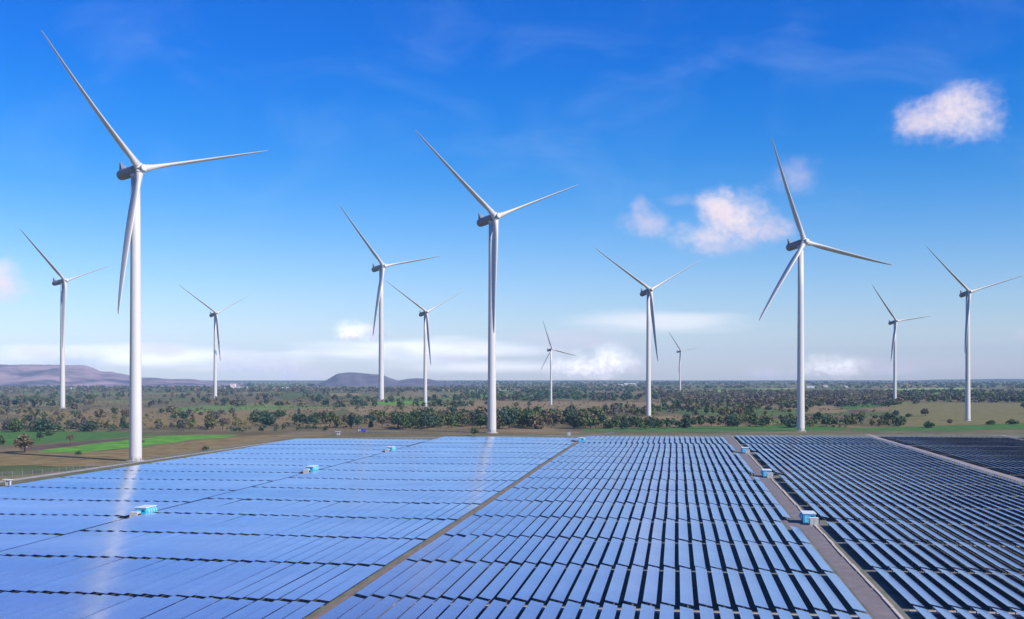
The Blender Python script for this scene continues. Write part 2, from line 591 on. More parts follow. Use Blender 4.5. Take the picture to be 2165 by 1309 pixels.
FIELDS = [
    ('field', 'dry_grass', [(-60, 956), (85, 957), (170, 959), (300, 946), (420, 931), (545, 920), (700, 918), (640, 930), (480, 948), (270, 978), (100, 996), (-60, 990)]),
    ('field', 'bright_green_crop', [(82, 956), (95, 951), (180, 941), (272, 930), (350, 921), (500, 919.5), (470, 925), (400, 931), (300, 944), (170, 957)]),
    ('field', 'green_crop', [(-60, 912), (100, 911), (270, 915), (345, 920), (270, 925), (130, 936), (-60, 944)]),
    ('field', 'ploughed_soil', [(50, 946), (130, 938), (265, 927), (330, 923), (268, 929), (170, 941), (90, 951), (40, 955)]),
    ('field', 'dark_grass', [(-60, 985), (60, 984), (130, 987), (215, 986), (160, 994), (60, 1003), (-60, 1012)]),
    ('field', 'green_crop', [(1240, 907), (1420, 903), (1560, 901), (1690, 897), (1800, 905), (1790, 911), (1500, 914.5), (1240, 913)]),
    ('field', 'green_crop', [(1800, 905), (1930, 902), (2230, 894), (2230, 905), (2000, 911), (1800, 912)]),
    ('field', 'straw_grass', [(1900, 884), (1990, 876), (2230, 874), (2230, 893), (2060, 898), (1900, 903)]),
    ('field', 'straw_grass', [(1860, 853), (2000, 851), (2230, 853), (2230, 873), (2050, 876), (1900, 880)]),
    ('field', 'green_crop', [(1770, 853), (1855, 848), (1862, 860), (1800, 866), (1775, 862)]),
    ('field', 'ploughed_soil', [(1795, 867), (1832, 866), (1830, 873), (1802, 875)]),
    ('field', 'tan_fallow', [(1700, 857), (1760, 858), (1770, 873), (1700, 875)]),
    ('field', 'tan_fallow', [(740, 856), (900, 858), (1080, 848), (1260, 850), (1470, 851), (1470, 858), (1200, 866), (1000, 872), (740, 880)]),
    ('field', 'tan_fallow', [(1265, 884), (1380, 880), (1460, 880), (1440, 888), (1300, 897)]),
    ('field', 'bright_green_crop', [(795, 849), (900, 848), (905, 854), (800, 856)]),
    ('field', 'dry_grass', [(60, 868), (300, 874), (560, 872), (640, 884), (600, 898), (300, 905), (60, 890)]),
    ('field', 'dark_grass', [(560, 828), (760, 828), (780, 842), (600, 846)]),
    ('field', 'tan_fallow', [(690, 832), (760, 831), (770, 836), (700, 838)]),
    ('field', 'pale_green_crop', [(1375, 827), (1470, 826), (1540, 825), (1540, 828), (1375, 829)]),
    ('field', 'pale_green_crop', [(1600, 822), (1680, 821), (1680, 823), (1600, 824)]),
    ('field', 'pale_green_crop', [(1870, 822), (2060, 820), (2060, 823), (1870, 825)]),
    ('field', 'pale_green_crop', [(900, 826), (1080, 824), (1080, 826), (900, 828)]),
    ('field', 'green_crop', [(1085, 834), (1200, 833), (1210, 843), (1085, 845)]),
]
for i, (nm, m, pts) in enumerate(FIELDS):
    d0 = min(gp(*p)[1] for p in pts)
    sheet(nm, [gp(*p) for p in pts], MAT[m], 0.02 + 0.006 * i, jitter=min(6.0, 0.004 * d0), step=max(8.0, d0 * 0.02))

# ------------------------------------------------------------------ the solar array
PITCH, TW = 3.25, 2.31
TILTS = {'outer left': R(6.2), 'left': R(6.4)}      # the two left fields lie a little flatter
ZL = 0.72


def tilt_of(f):
    return TILTS.get(f, R(12.5))


def tw_of(f):
    return 2.55 if 'left' in f else TW


def zh_of(f):
    return ZL + tw_of(f) * math.tan(tilt_of(f))


# field: first row's left edge u, rows, block starts v, far blocks
def series(v0, n, step, far):
    b = [(v0 + step * i, v0 + step * (i + 1)) for i in range(-1, n)]
    v = v0 + step * n + 2.6
    for L_ in far:
        b.append((v, v + L_))
        v += L_
    return b


ARRAYS = {
    'outer left': dict(u0=-240.4, n=27, b=series(192.0, 12, 37.6, (29.5, 29.5)), side='right', mark='narrow track'),
    'left': dict(u0=-151.5, n=28, b=series(194.4, 12, 39.6, (37, 37)), side='right', mark='dirt track'),
    'middle': dict(u0=-57.9, n=28, b=series(199.6, 12, 40.6, (38.5, 38.5)), side='left', mark='dirt track'),
    'right': dict(u0=40.6, n=28, b=series(206.0, 12, 40.6, (45, 45)), side='right', mark='asphalt road'),
    'outer right': dict(u0=138.5, n=26, b=series(212.0, 12, 40.6, (50, 50)), side='right', mark='concrete road'),
    'far right': dict(u0=228.0, n=16, b=series(212.0, 12, 40.6, (50, 50)), side='right', mark='far road'),
}
BOX_LEFT = [314.0, 467.0, 602.0]         # inverter stations on the narrow track (v)
BOX_RIGHT = [327.0, 475.0, 622.0]        # beside the asphalt road
BOX_MID = [708.0]                        # at the far end of the dirt track
CUTS = {('outer left', 26): [(v - 15, v + 6) for v in BOX_LEFT],
        ('left', 27): [(v - 10, v + 7) for v in BOX_MID],
        ('middle', 27): [(v - 17, v + 3) for v in BOX_RIGHT],
        ('middle', 0): [(v - 6, v + 6) for v in BOX_MID],
        ('right', 0): [(v - 7, v + 5) for v in BOX_RIGHT]}


def hz(u, v):
    """gentle swell of the ground the tables follow"""
    return 0.30 + 0.16 * math.sin(v / 61.0 + u * 0.02) + 0.10 * math.sin(u / 17.0 + v / 90.0)


tables = []
for fname, fd in ARRAYS.items():
    nb = len(fd['b'])
    for bi, (va, vb) in enumerate(fd['b']):
        gap = 1.1 if bi < nb - 3 else 0.9
        for r in range(fd['n']):
            u = fd['u0'] + r * PITCH + (-1.15 if bi >= nb - 2 else 0.0) + 0.10 * math.sin(bi * 2.1 + r * 0.7)
            spans = [(va + gap, vb - gap)]
            for c0, c1 in CUTS.get((fname, r), []):
                nxt = []
                for s0, s1 in spans:
                    if c1 <= s0 or c0 >= s1:
                        nxt.append((s0, s1))
                    else:
                        if c0 - s0 > 4:
                            nxt.append((s0, c0))
                        if s1 - c1 > 4:
                            nxt.append((c1, s1))
                spans = nxt
            for s0, s1 in spans:
                tables.append(dict(field=fname, block=bi, row=r, u=u, v0=s0, v1=s1))


def proj(p):
    return CX + F * p[0] / p[1], HY + F * (H - p[2]) / p[1]


def shown_area(t):
    c = [proj(uv2w(t['u'] + a, v, z)) for a, v, z in ((0, t['v0'], zh_of(t['field'])), (tw_of(t['field']), t['v0'], ZL), (tw_of(t['field']), t['v1'], ZL), (0, t['v1'], zh_of(t['field'])))]

    def clip(poly, ax, lim, keep_less):
        out = []
        for i in range(len(poly)):
            a, b = poly[i], poly[(i + 1) % len(poly)]
            ia = (a[ax] <= lim) == keep_less
            ib = (b[ax] <= lim) == keep_less
            if ia:
                out.append(a)
            if ia != ib:
                k = (lim - a[ax]) / (b[ax] - a[ax])
                out.append((a[0] + k * (b[0] - a[0]), a[1] + k * (b[1] - a[1])))
        return out
    for ax, lim, kl in ((0, 0, False), (0, 2165, True), (1, 0, False), (1, 1309, True)):
        c = clip(c, ax, lim, kl)
        if len(c) < 3:
            return 0.0
    s = 0.5 * sum(c[i - 1][0] * c[i][1] - c[i][0] * c[i - 1][1] for i in range(len(c)))
    return max(0.0, -s if s < 0 else s) if (s > 0 or s < 0) else 0.0


for t in tables:
    t['area'] = shown_area(t)
tables.sort(key=lambda t: -t['area'])
NEAR = [t for t in tables[:300] if t['area'] > 0]
REST = [t for t in tables[300:] if t['area'] > 0 or t['block'] > 0]

_panel, _rail = {}, {}


def panel_mesh(L_, f):
    key, ZH = (L_, tilt_of(f)), zh_of(f)
    if key not in _panel:
        b = MB()
        h = tw_of(f) / 2
        th = 0.05
        b.hexa([(-h, 0, ZH - th), (h, 0, ZL - th), (h, L_, ZL - th), (-h, L_, ZH - th), (-h, 0, ZH), (h, 0, ZL), (h, L_, ZL), (-h, L_, ZH)])
        b.m = [1, 0, 1, 1, 1, 1]
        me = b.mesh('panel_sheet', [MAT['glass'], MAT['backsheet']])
        uvl = me.uv_layers.new(name='UVMap')
        for lp in me.loops:
            co = me.vertices[lp.vertex_index].co
            uvl.data[lp.index].uv = (co.x + h, co.y)
        _panel[key] = me
    return _panel[key]


def rail_mesh(L_, f):
    key, ZH = (L_, tilt_of(f)), zh_of(f)
    if key not in _rail:
        b = MB()
        tt = math.tan(tilt_of(f))
        zc = (ZH + ZL) / 2
        for x in (-0.68, 0.68):
            z = zc - x * tt - 0.055
            b.box(x - 0.05, x + 0.05, 0.1, L_ - 0.1, z - 0.14, z)
        n = max(1, int(L_ / 9))
        for k in range(n + 1):
            y = 0.45 + (L_ - 0.9) * k / n
            b.hexa([(-1.0, y - 0.05, zc + tt - 0.31), (1.0, y - 0.05, zc - tt - 0.31), (1.0, y + 0.05, zc - tt - 0.31), (-1.0, y + 0.05, zc + tt - 0.31),
                    (-1.0, y - 0.05, zc + tt - 0.21), (1.0, y - 0.05, zc - tt - 0.21), (1.0, y + 0.05, zc - tt - 0.21), (-1.0, y + 0.05, zc + tt - 0.21)])
        _rail[key] = b.mesh('mounting_rail', [MAT['rail']])
    return _rail[key]


_p = MB()
_p.box(-0.07, 0.07, -0.07, 0.07, -1.2, 0.0)
POST = _p.mesh('post', [MAT['post']])

ORD = ['first', 'second', 'third', 'fourth', 'fifth', 'sixth', 'seventh', 'eighth', 'ninth', 'tenth', 'eleventh', 'twelfth', 'thirteenth',
       'fourteenth', 'fifteenth', 'sixteenth', 'seventeenth', 'eighteenth', 'nineteenth', 'twentieth', 'twenty-first', 'twenty-second',
       'twenty-third', 'twenty-fourth', 'twenty-fifth', 'twenty-sixth', 'twenty-seventh', 'twenty-eighth', 'twenty-ninth']
ORD += ['thirtieth'] + ['thirty-' + w for w in ORD[:9]] + ['fortieth'] + ['forty-' + w for w in ORD[:9]]
used_labels = {}
DEPTH = ['nearest', 'second-nearest', 'third-nearest', 'fourth-nearest', 'fifth-nearest', 'sixth-nearest', 'seventh-nearest', 'eighth-nearest',
         'ninth-nearest', 'tenth-nearest', 'eleventh-nearest', 'twelfth-nearest', 'thirteenth-nearest', 'farthest', 'farthest']
# the first block that shows in the picture counts as the nearest
first_block = {f: min([t['block'] for t in NEAR if t['field'] == f], default=0) for f in ARRAYS}
for t in NEAR:
    f = t['field']
    n = ARRAYS[f]['n']
    if f == 'outer left':
        where = '%s row left of the narrow track' % ORD[n - 1 - t['row']]
    elif f == 'left':
        where = '%s row left of the dirt track' % ORD[n - 1 - t['row']]
    elif f == 'middle':
        where = ('%s row right of the dirt track' % ORD[t['row']]) if t['row'] < 14 else ('%s row left of the asphalt road' % ORD[n - 1 - t['row']])
    elif f == 'right':
        where = '%s row right of the asphalt road' % ORD[t['row']]
    else:
        where = '%s row right of the concrete road' % ORD[t['row']]
    lab = '%s-block blue solar table, %s' % (DEPTH[t['block'] - first_block[f]], where)
    if lab in used_labels:
        lab = 'shorter ' + lab
    used_labels[lab] = 1
    L_ = round(t['v1'] - t['v0'], 1)
    h0, h1 = hz(t['u'], t['v0']), hz(t['u'], t['v1'])
    e = empty('solar_table', uv2w(t['u'] + tw_of(f) / 2, t['v0'], h0), -A_ROW)
    e.rotation_euler = (math.atan2(h1 - h0, L_) + R(rng.gauss(0, 0.10)), R(rng.gauss(0, 0.32)), -A_ROW)
    tag(e, lab, 'solar table', 'tilted solar tables of the array')
    o = link(bpy.data.objects.new('panel_sheet', panel_mesh(L_, f)))
    o.parent = e
    o = link(bpy.data.objects.new('mounting_rail', rail_mesh(L_, f)))
    o.parent = e
    n = max(1, int(L_ / 9))
    for k in range(n + 1):
        for x in (-0.55, 0.55):
            o = link(bpy.data.objects.new('post', POST))
            o.parent = e
            o.location = (x, 0.45 + (L_ - 0.9) * k / n, (zh_of(f) + ZL) / 2 - x * math.tan(tilt_of(f)) - 0.30)

# the other tables, past what can be picked out one by one
V, Q, MI, UV = [], [], [], []
hx = np.array([(3, 2, 1, 0), (4, 5, 6, 7), (0, 1, 5, 4), (1, 2, 6, 5), (2, 3, 7, 6), (3, 0, 4, 7)])
nv = 0
for t in REST:
    L_ = t['v1'] - t['v0']
    h0, h1 = hz(t['u'], t['v0']), hz(t['u'], t['v1'])
    W_ = tw_of(t['field'])
    ro = math.tan(R(rng.gauss(0, 0.32))) * W_ / 2
    ZH = zh_of(t['field'])
    u0, u1 = t['u'], t['u'] + W_
    th = 0.07
    P = []
    for dz in (-th, 0.0):
        P += [uv2w(u0, t['v0'], ZH + ro + h0 + dz), uv2w(u1, t['v0'], ZL - ro + h0 + dz), uv2w(u1, t['v1'], ZL - ro + h1 + dz), uv2w(u0, t['v1'], ZH + ro + h1 + dz)]
    V += P
    UV += [(0, 0), (W_, 0), (W_, L_), (0, L_)] * 2
    Q.append(hx + nv)
    MI += [1, 0, 1, 1, 1, 1]
    nv += 8
    n = 4
    for k in range(n + 1):
        vv = t['v0'] + 0.45 + (L_ - 0.9) * k / n
        hh = h0 + (h1 - h0) * k / n
        for x in (0.6, 1.7):
            zt = ZH - x * math.tan(tilt_of(t['field'])) + hh - 0.10
            s = 0.07
            P = []
            for z in (-0.05, zt):
                P += [uv2w(u0 + x - s, vv - s, z), uv2w(u0 + x + s, vv - s, z), uv2w(u0 + x + s, vv + s, z), uv2w(u0 + x - s, vv + s, z)]
            V += P
            UV += [(0, 0)] * 8
            Q.append(hx + nv)
            MI += [2] * 6
            nv += 8
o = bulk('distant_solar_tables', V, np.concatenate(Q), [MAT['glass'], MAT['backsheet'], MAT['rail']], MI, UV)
tag(o, 'blue solar tables of the farther blocks running to the far fence', 'solar tables', kind='stuff')


def uvsheet(name, pts, m, z, jit=0.0, step=10.0):
    return sheet(name, [uv2w(*p) for p in pts], MAT[m], z, jit, step)


uvsheet('array_ground', [(-243.5, 100), (330, 100), (330, 835), (222, 828), (-60, 782), (-243.5, 712)], 'undergrass', 0.18, 0.2)
uvsheet('verge', [(-262, 90), (-243.7, 90), (-243.7, 712.5), (-60, 782.5), (222, 828.5), (420, 850), (420, 905), (222, 868), (-60, 822), (-250, 745), (-262, 560)], 'verge_grass', 0.17, 0.4)
# perimeter track outside the left edge, turning along the far edge
uvsheet('perimeter_track', [(-268, 300), (-262.5, 300), (-256, 450), (-248.5, 640), (-246.5, 716), (-60, 790), (-60, 793), (-248, 722), (-252, 640), (-261, 450)], 'gravel', 0.19, 0.3)
uvsheet('perimeter_track', [(-59.5, 790), (222, 836), (420, 858), (420, 861), (222, 839.5), (-59.5, 793)], 'gravel', 0.19, 0.3)
uvsheet('dirt_track', [(-60.9, 120), (-58.3, 120), (-58.3, 690), (-58.0, 792), (-61.8, 790), (-61.0, 690)], 'dirt', 0.20, 0.12, 6)
uvsheet('grass_strip', [(-59.95, 120), (-59.35, 120), (-59.35, 780), (-59.95, 780)], 'verge_grass', 0.206, 0.16, 5)
uvsheet('service_road', [(-61.5, 793.5), (-57.5, 793.5), (-42, 838), (-47, 838)], 'asphalt', 0.20, 0.1, 6)
uvsheet('narrow_track', [(-153.3, 200), (-151.5, 200), (-151.5, 735), (-153.3, 735)], 'dirt', 0.20, 0.1, 6)
uvsheet('asphalt_road', [(33.2, 120), (37.4, 120), (37.4, 815), (33.2, 815)], 'asphalt', 0.205, 0.05, 8)
uvsheet('concrete_road', [(132.2, 200), (136.6, 200), (136.6, 835), (132.2, 835)], 'roadslab', 0.205, 0.08, 8)
uvsheet('concrete_road', [(223.4, 300), (226.6, 300), (226.6, 835), (223.4, 835)], 'roadslab', 0.205, 0.08, 8)
for v in BOX_RIGHT:
    uvsheet('paved_apron', [(30.0, v - 14), (39.8, v - 14), (39.8, v + 4), (30.0, v + 4)], 'asphalt', 0.212, 0.1, 4)
for v in BOX_LEFT:
    uvsheet('gravel_apron', [(-157.0, v - 14), (-150.8, v - 14), (-150.8, v + 5), (-157.0, v + 5)], 'gravel', 0.212, 0.1, 4)
uvsheet('gravel_apron', [(-64.5, 697), (-56.0, 697), (-56.0, 714), (-64.5, 714)], 'gravel', 0.212, 0.1, 4)

# kerb stones along the right edge of the asphalt road, each a long cast block
kerb = empty('kerb', uv2w(37.7, 150, 0.2), -A_ROW)
tag(kerb, 'beige concrete kerb in long blocks along the right edge of the asphalt road', 'kerb')
KM = []
for k in range(3):
    b = MB()
    w = 0.30 + 0.04 * k
    b.hexa([(-w, 0, -0.1), (w, 0, -0.1), (w, 9.3, -0.1), (-w, 9.3, -0.1), (-w + 0.05, 0.04, 0.20 + 0.03 * k), (w - 0.05, 0.04, 0.18 + 0.03 * k), (w - 0.05, 9.26, 0.19), (-w + 0.05, 9.26, 0.21)])
    KM.append(b.mesh('kerb_block', [MAT['concrete']]))
v = 150.0
while v < 790:
    near_box = any(bv - 9.5 < v + 4 < bv + 6 for bv in BOX_RIGHT)
    if not near_box:
        o = link(bpy.data.objects.new('kerb_block', KM[rng.randrange(3)]))
        o.parent = kerb
        o.location = (rng.uniform(-0.12, 0.12), v - 150, 0)
        o.rotation_euler = (0, 0, R(rng.uniform(-0.4, 0.4)))
    v += 9.6

# cable trenches: pairs of concrete edges crossing under the table ends
for i, fi in enumerate(('middle', 'right')):
    fd = ARRAYS[fi]
    ua, ub = fd['u0'] - 0.4, fd['u0'] + fd['n'] * PITCH - 0.6
    for bi in (1, 2, 3):
        vc = fd['b'][bi][0]
        tr = empty('cable_trench', uv2w(ua, vc, 0.19), -A_ROW)
        tag(tr, 'concrete cable trench under the %s row of gaps in the %s array' % (('nearest', 'second', 'third')[bi - 1], fi), 'cable trench', 'concrete cable trenches across the array')
        for off in ((-2.2, -0.2) if bi == 1 else (-0.6,)):
            b = MB()
            b.box(0, ub - ua, off - 0.16, off + 0.16, -0.1, 0.16)
            b.build('edge_beam', MAT['concrete'], tr)
        if bi == 1:
            b = MB()
            b.box(0.1, ub - ua - 0.1, -2.02, -0.38, -0.1, 0.06)
            b.build('cover_slab', MAT['trench'], tr)

# ------------------------------------------------------------------ inverter stations and transformer cabinets
def inverter_station(u, v, label, w=3.3, l=6.4, hoods_side=1):
    h = 2.7
    e = empty('inverter_station', uv2w(u, v, 0.2), -A_ROW)
    tag(e, label, 'inverter cabin', 'cyan inverter cabins on the service tracks')
    b = MB()
    b.box(-w / 2 + 0.1, w / 2 - 0.1, -l / 2 + 0.1, l / 2 - 0.1, -0.1, 0.25)
    b.build('plinth', MAT['trench'], e)
    b = MB()
    b.box(-w / 2, w / 2, -l / 2, l / 2, 0.25, h)
    b.build('body', MAT['cyan'], e)
    b = MB()
    o_ = 0.22
    b.hexa([(-w / 2 - o_, -l / 2 - o_, h + 0.003), (w / 2 + o_, -l / 2 - o_, h + 0.003), (w / 2 + o_, l / 2 + o_, h + 0.003), (-w / 2 - o_, l / 2 + o_, h + 0.003),
            (-w / 2 - o_, -l / 2 - o_, h + 0.22), (w / 2 + o_, -l / 2 - o_, h + 0.20), (w / 2 + o_, l / 2 + o_, h + 0.20), (-w / 2 - o_, l / 2 + o_, h + 0.22)])
    b.build('roof', MAT['white'], e)
    # air hoods down one long side
    for k in range(4):
        y = -l / 2 + 0.9 + k * (l - 1.8) / 3
        b = MB()
        x = hoods_side * w / 2
        s = hoods_side
        prof = [(0.0, 2.45), (0.34, 2.30), (0.62, 1.95), (0.70, 1.45), (0.62, 1.15), (0.0, 0.95)]
        vs = [(x + s * p, y - 0.42, z) for p, z in prof] + [(x + s * p, y + 0.42, z) for p, z in prof]
        n = len(prof)
        fs = [tuple(range(n)), tuple(range(2 * n - 1, n - 1, -1))] + [(i, i + n, (i + 1) % n + n, (i + 1) % n) for i in range(n)]
        b.add(vs, fs)
        b.build('air_hood', MAT['cyan_hood'], e)
    d = MB()
    d.box(-w / 2 + 0.35, -w / 2 + 1.35, -l / 2 - 0.04, -l / 2 - 0.003, 0.3, 2.3)
    dr = d.build('door', MAT['cyan_hood'], e)
    b = MB()
    b.box(-w / 2 + 1.2, -w / 2 + 1.26, -l / 2 - 0.09, -l / 2 - 0.042, 1.15, 1.4)
    b.build('handle', MAT['dark'], dr)
    b = MB()
    b.box(w / 2 - 1.3, w / 2 - 0.4, -l / 2 - 0.03, -l / 2 - 0.003, 1.6, 2.2)
    b.build('louvre', MAT['dark'], e)
    return e


def cabinet(u, v, label, w=2.3, l=2.2, h=1.9):
    e = empty('transformer_cabinet', uv2w(u, v, 0.2), -A_ROW)
    tag(e, label, 'cabinet', 'grey transformer cabinets beside the inverter cabins')
    b = MB()
    b.box(-w / 2 - 0.1, w / 2 + 0.1, -l / 2 - 0.1, l / 2 + 0.1, -0.1, 0.15)
    b.build('plinth', MAT['concrete'], e)
    b = MB()
    b.box(-w / 2, w / 2, -l / 2, l / 2, 0.15, h)
    b.build('body', MAT['cabinet'], e)
    b = MB()
    b.box(-w / 2 - 0.08, w / 2 + 0.08, -l / 2 - 0.08, l / 2 + 0.08, h + 0.003, h + 0.1)
    b.build('lid', MAT['white'], e)
    for s in (-1, 1):
        b = MB()
        b.box(s * w / 4 - w / 4 + 0.05, s * w / 4 + w / 4 - 0.05, -l / 2 - 0.035, -l / 2 - 0.003, 0.25, h - 0.12)
        d = b.build('door', MAT['cabinet'], e)
        b = MB()
        b.box(s * 0.12 - 0.02, s * 0.12 + 0.02, -l / 2 - 0.08, -l / 2 - 0.037, 0.95, 1.15)
        b.build('handle', MAT['dark'], d)
    b = MB()
    b.box(w / 2 + 0.003, w / 2 + 0.35, -0.7, 0.7, 0.3, h - 0.4)
    b.build('cooling_fin', MAT['dark'], e)


LEFTN = ['nearest of the three on the narrow left track', 'second of the three on the narrow left track', 'farthest of the three on the narrow left track']
RIGHTN = ['nearest of the three beside the asphalt road', 'second of the three beside the asphalt road', 'farthest of the three beside the asphalt road']
for i, v in enumerate(BOX_LEFT):
    inverter_station(-154.0, v, 'cyan cabin with white roof, %s' % LEFTN[i])
    cabinet(-154.0, v - 6.6, 'pale grey cabinet before the cyan cabin, %s' % LEFTN[i])
for i, v in enumerate(BOX_RIGHT):
    inverter_station(36.6, v, 'cyan cabin with white roof, %s' % RIGHTN[i], hoods_side=-1)
    cabinet(37.5, v - 5.4, 'beige grey cabinet before the cyan cabin, %s' % RIGHTN[i])
inverter_station(-58.6, 708, 'small cyan cabin with white roof at the far end of the dirt track', hoods_side=1)


def shelter(x, y, label, s=1.0):
    e = empty('equipment_shelter', (x, y, 0.17), -A_ROW)
    tag(e, label, 'shelter', 'small white equipment shelters on the verge')
    b = MB()
    b.box(-0.7 * s, 0.9 * s, -0.6 * s, 0.6 * s, 0, 1.7 * s)
    b.build('cabinet', MAT['cabinet'], e)
    b = MB()
    b.hexa([(-1.6 * s, -1.0 * s, 2.2 * s), (1.4 * s, -1.0 * s, 2.05 * s), (1.4 * s, 1.0 * s, 2.05 * s), (-1.6 * s, 1.0 * s, 2.2 * s),
            (-1.6 * s, -1.0 * s, 2.35 * s), (1.4 * s, -1.0 * s, 2.2 * s), (1.4 * s, 1.0 * s, 2.2 * s), (-1.6 * s, 1.0 * s, 2.35 * s)])
    b.build('roof', MAT['white'], e)
    for sx in (-1.2, 1.1):
        for sy in (-0.85, 0.85):
            b = MB()
            b.box(sx * s - 0.06, sx * s + 0.06, sy * s - 0.06, sy * s + 0.06, -0.1, 2.12 * s)
            b.build('post', MAT['post'], e)


p = gp(17, 1028)
shelter(p[0], p[1], 'small white-roofed equipment shelter on the verge at the left edge', 1.05)
p = gp(715, 921)
shelter(p[0], p[1], 'tiny white shelter by the far left corner of the array', 1.2)
p = gp(1203, 921)
e = empty('switch_cabinet', (p[0], p[1], 0.17), -A_ROW)
tag(e, 'small pale switch cabinet on the verge left of the far cyan cabin', 'cabinet')
b = MB(); b.box(-0.9, 0.9, -0.7, 0.7, 0, 2.0); b.build('body', MAT['cabinet'], e)
b = MB(); b.box(-1.0, 1.0, -0.8, 0.8, 2.003, 2.12); b.build('lid', MAT['white'], e)

# the small vehicle beyond the far fence
p = gp(766, 913.5)
e = empty('small_truck', (p[0], p[1], 0.02), R(-4))
tag(e, 'small white and blue truck parked beyond the far fence', 'truck')
b = MB(); b.hexa([(-2.9, -0.9, 0.5), (-1.0, -0.9, 0.5), (-1.0, 0.9, 0.5), (-2.9, 0.9, 0.5), (-2.6, -0.85, 2.1), (-1.0, -0.85, 2.1), (-1.0, 0.85, 2.1), (-2.6, 0.85, 2.1)])
cab = b.build('cab', MAT['white'], e)
b = MB(); b.box(-2.3, -1.3, -0.93, -0.9, 1.3, 1.9); b.build('window', MAT['window'], cab)
b = MB(); b.box(-0.9, 2.6, -1.0, 1.0, 0.75, 2.5); b.build('cargo_box', MAT['blue'], e)
b = MB(); b.box(-2.8, 2.6, -0.5, 0.5, 0.45, 0.74); b.build('chassis', MAT['dark'], e)
for x in (-2.0, 1.6):
    for y in (-0.85, 0.85):
        b = MB(); b.tube([(x, y - 0.14, 0.42), (x, y + 0.14, 0.42)], [0.42, 0.42], 12); b.build('wheel', MAT['tyre'], e)

# ------------------------------------------------------------------ fences
def fence(pts, spacing, label, h=2.3):
    P = [np.array(p[:2]) for p in pts]
    e = empty('perimeter_fence', (P[0][0], P[0][1], 0.0))
    tag(e, label, 'fence')
    o0 = P[0]
    b = MB(); b.box(-0.08, 0.08, -0.08, 0.08, -0.3, h)
    pm = b.mesh('fence_post', [MAT['fencepost']])
    for i in range(len(P) - 1):
        d = P[i + 1] - P[i]
        L_ = np.linalg.norm(d)
        n = max(1, int(L_ / spacing))
        ang = math.atan2(d[1], d[0])
        for k in range(n + (1 if i == len(P) - 2 else 0)):
            q = P[i] + d * k / n - o0
            o = link(bpy.data.objects.new('fence_post', pm))
            o.parent = e
            o.location = (q[0], q[1], 0)
            o.rotation_euler = (0, 0, ang)
        # wire netting: strands along and a sparse weave across
        w = MB()
        nrm = np.array([-d[1], d[0]]) / L_ * 0.012
        a, c = P[i] - o0, P[i + 1] - o0
        for z in (0.15, 0.5, 0.9, 1.3, 1.7, 2.1):
            w.hexa([(*(a - nrm), z), (*(c - nrm), z), (*(c + nrm), z), (*(a + nrm), z), (*(a - nrm), z + 0.03), (*(c - nrm), z + 0.03), (*(c + nrm), z + 0.03), (*(a + nrm), z + 0.03)])
        w.build('wire_strands', MAT['wire'], e)


fence([gp(-40, 1012), gp(110, 1002), gp(250, 986), gp(420, 961), gp(560, 937), gp(640, 921), gp(668, 917)], 4.0, 'long wire fence with pale posts along the left perimeter track')
fence([gp(668, 917), gp(1000, 915.0), gp(1320, 913.5), gp(1700, 915), gp(2200, 917)], 4.5, 'low dark wire fence running across behind the far edge of the array')

# ------------------------------------------------------------------ wind turbines
def circle(c, n_, r, ax, k=24, sx=1.0):
    """ring of k points round c, normal n_"""
    n_ = np.array(n_, float); n_ /= np.linalg.norm(n_)
    u = np.cross(ax, n_); u /= np.linalg.norm(u)
    w = np.cross(n_, u)
    return [tuple(np.array(c) + r * (sx * math.cos(t) * u + math.sin(t) * w)) for t in [2 * math.pi * i / k for i in range(k)]]


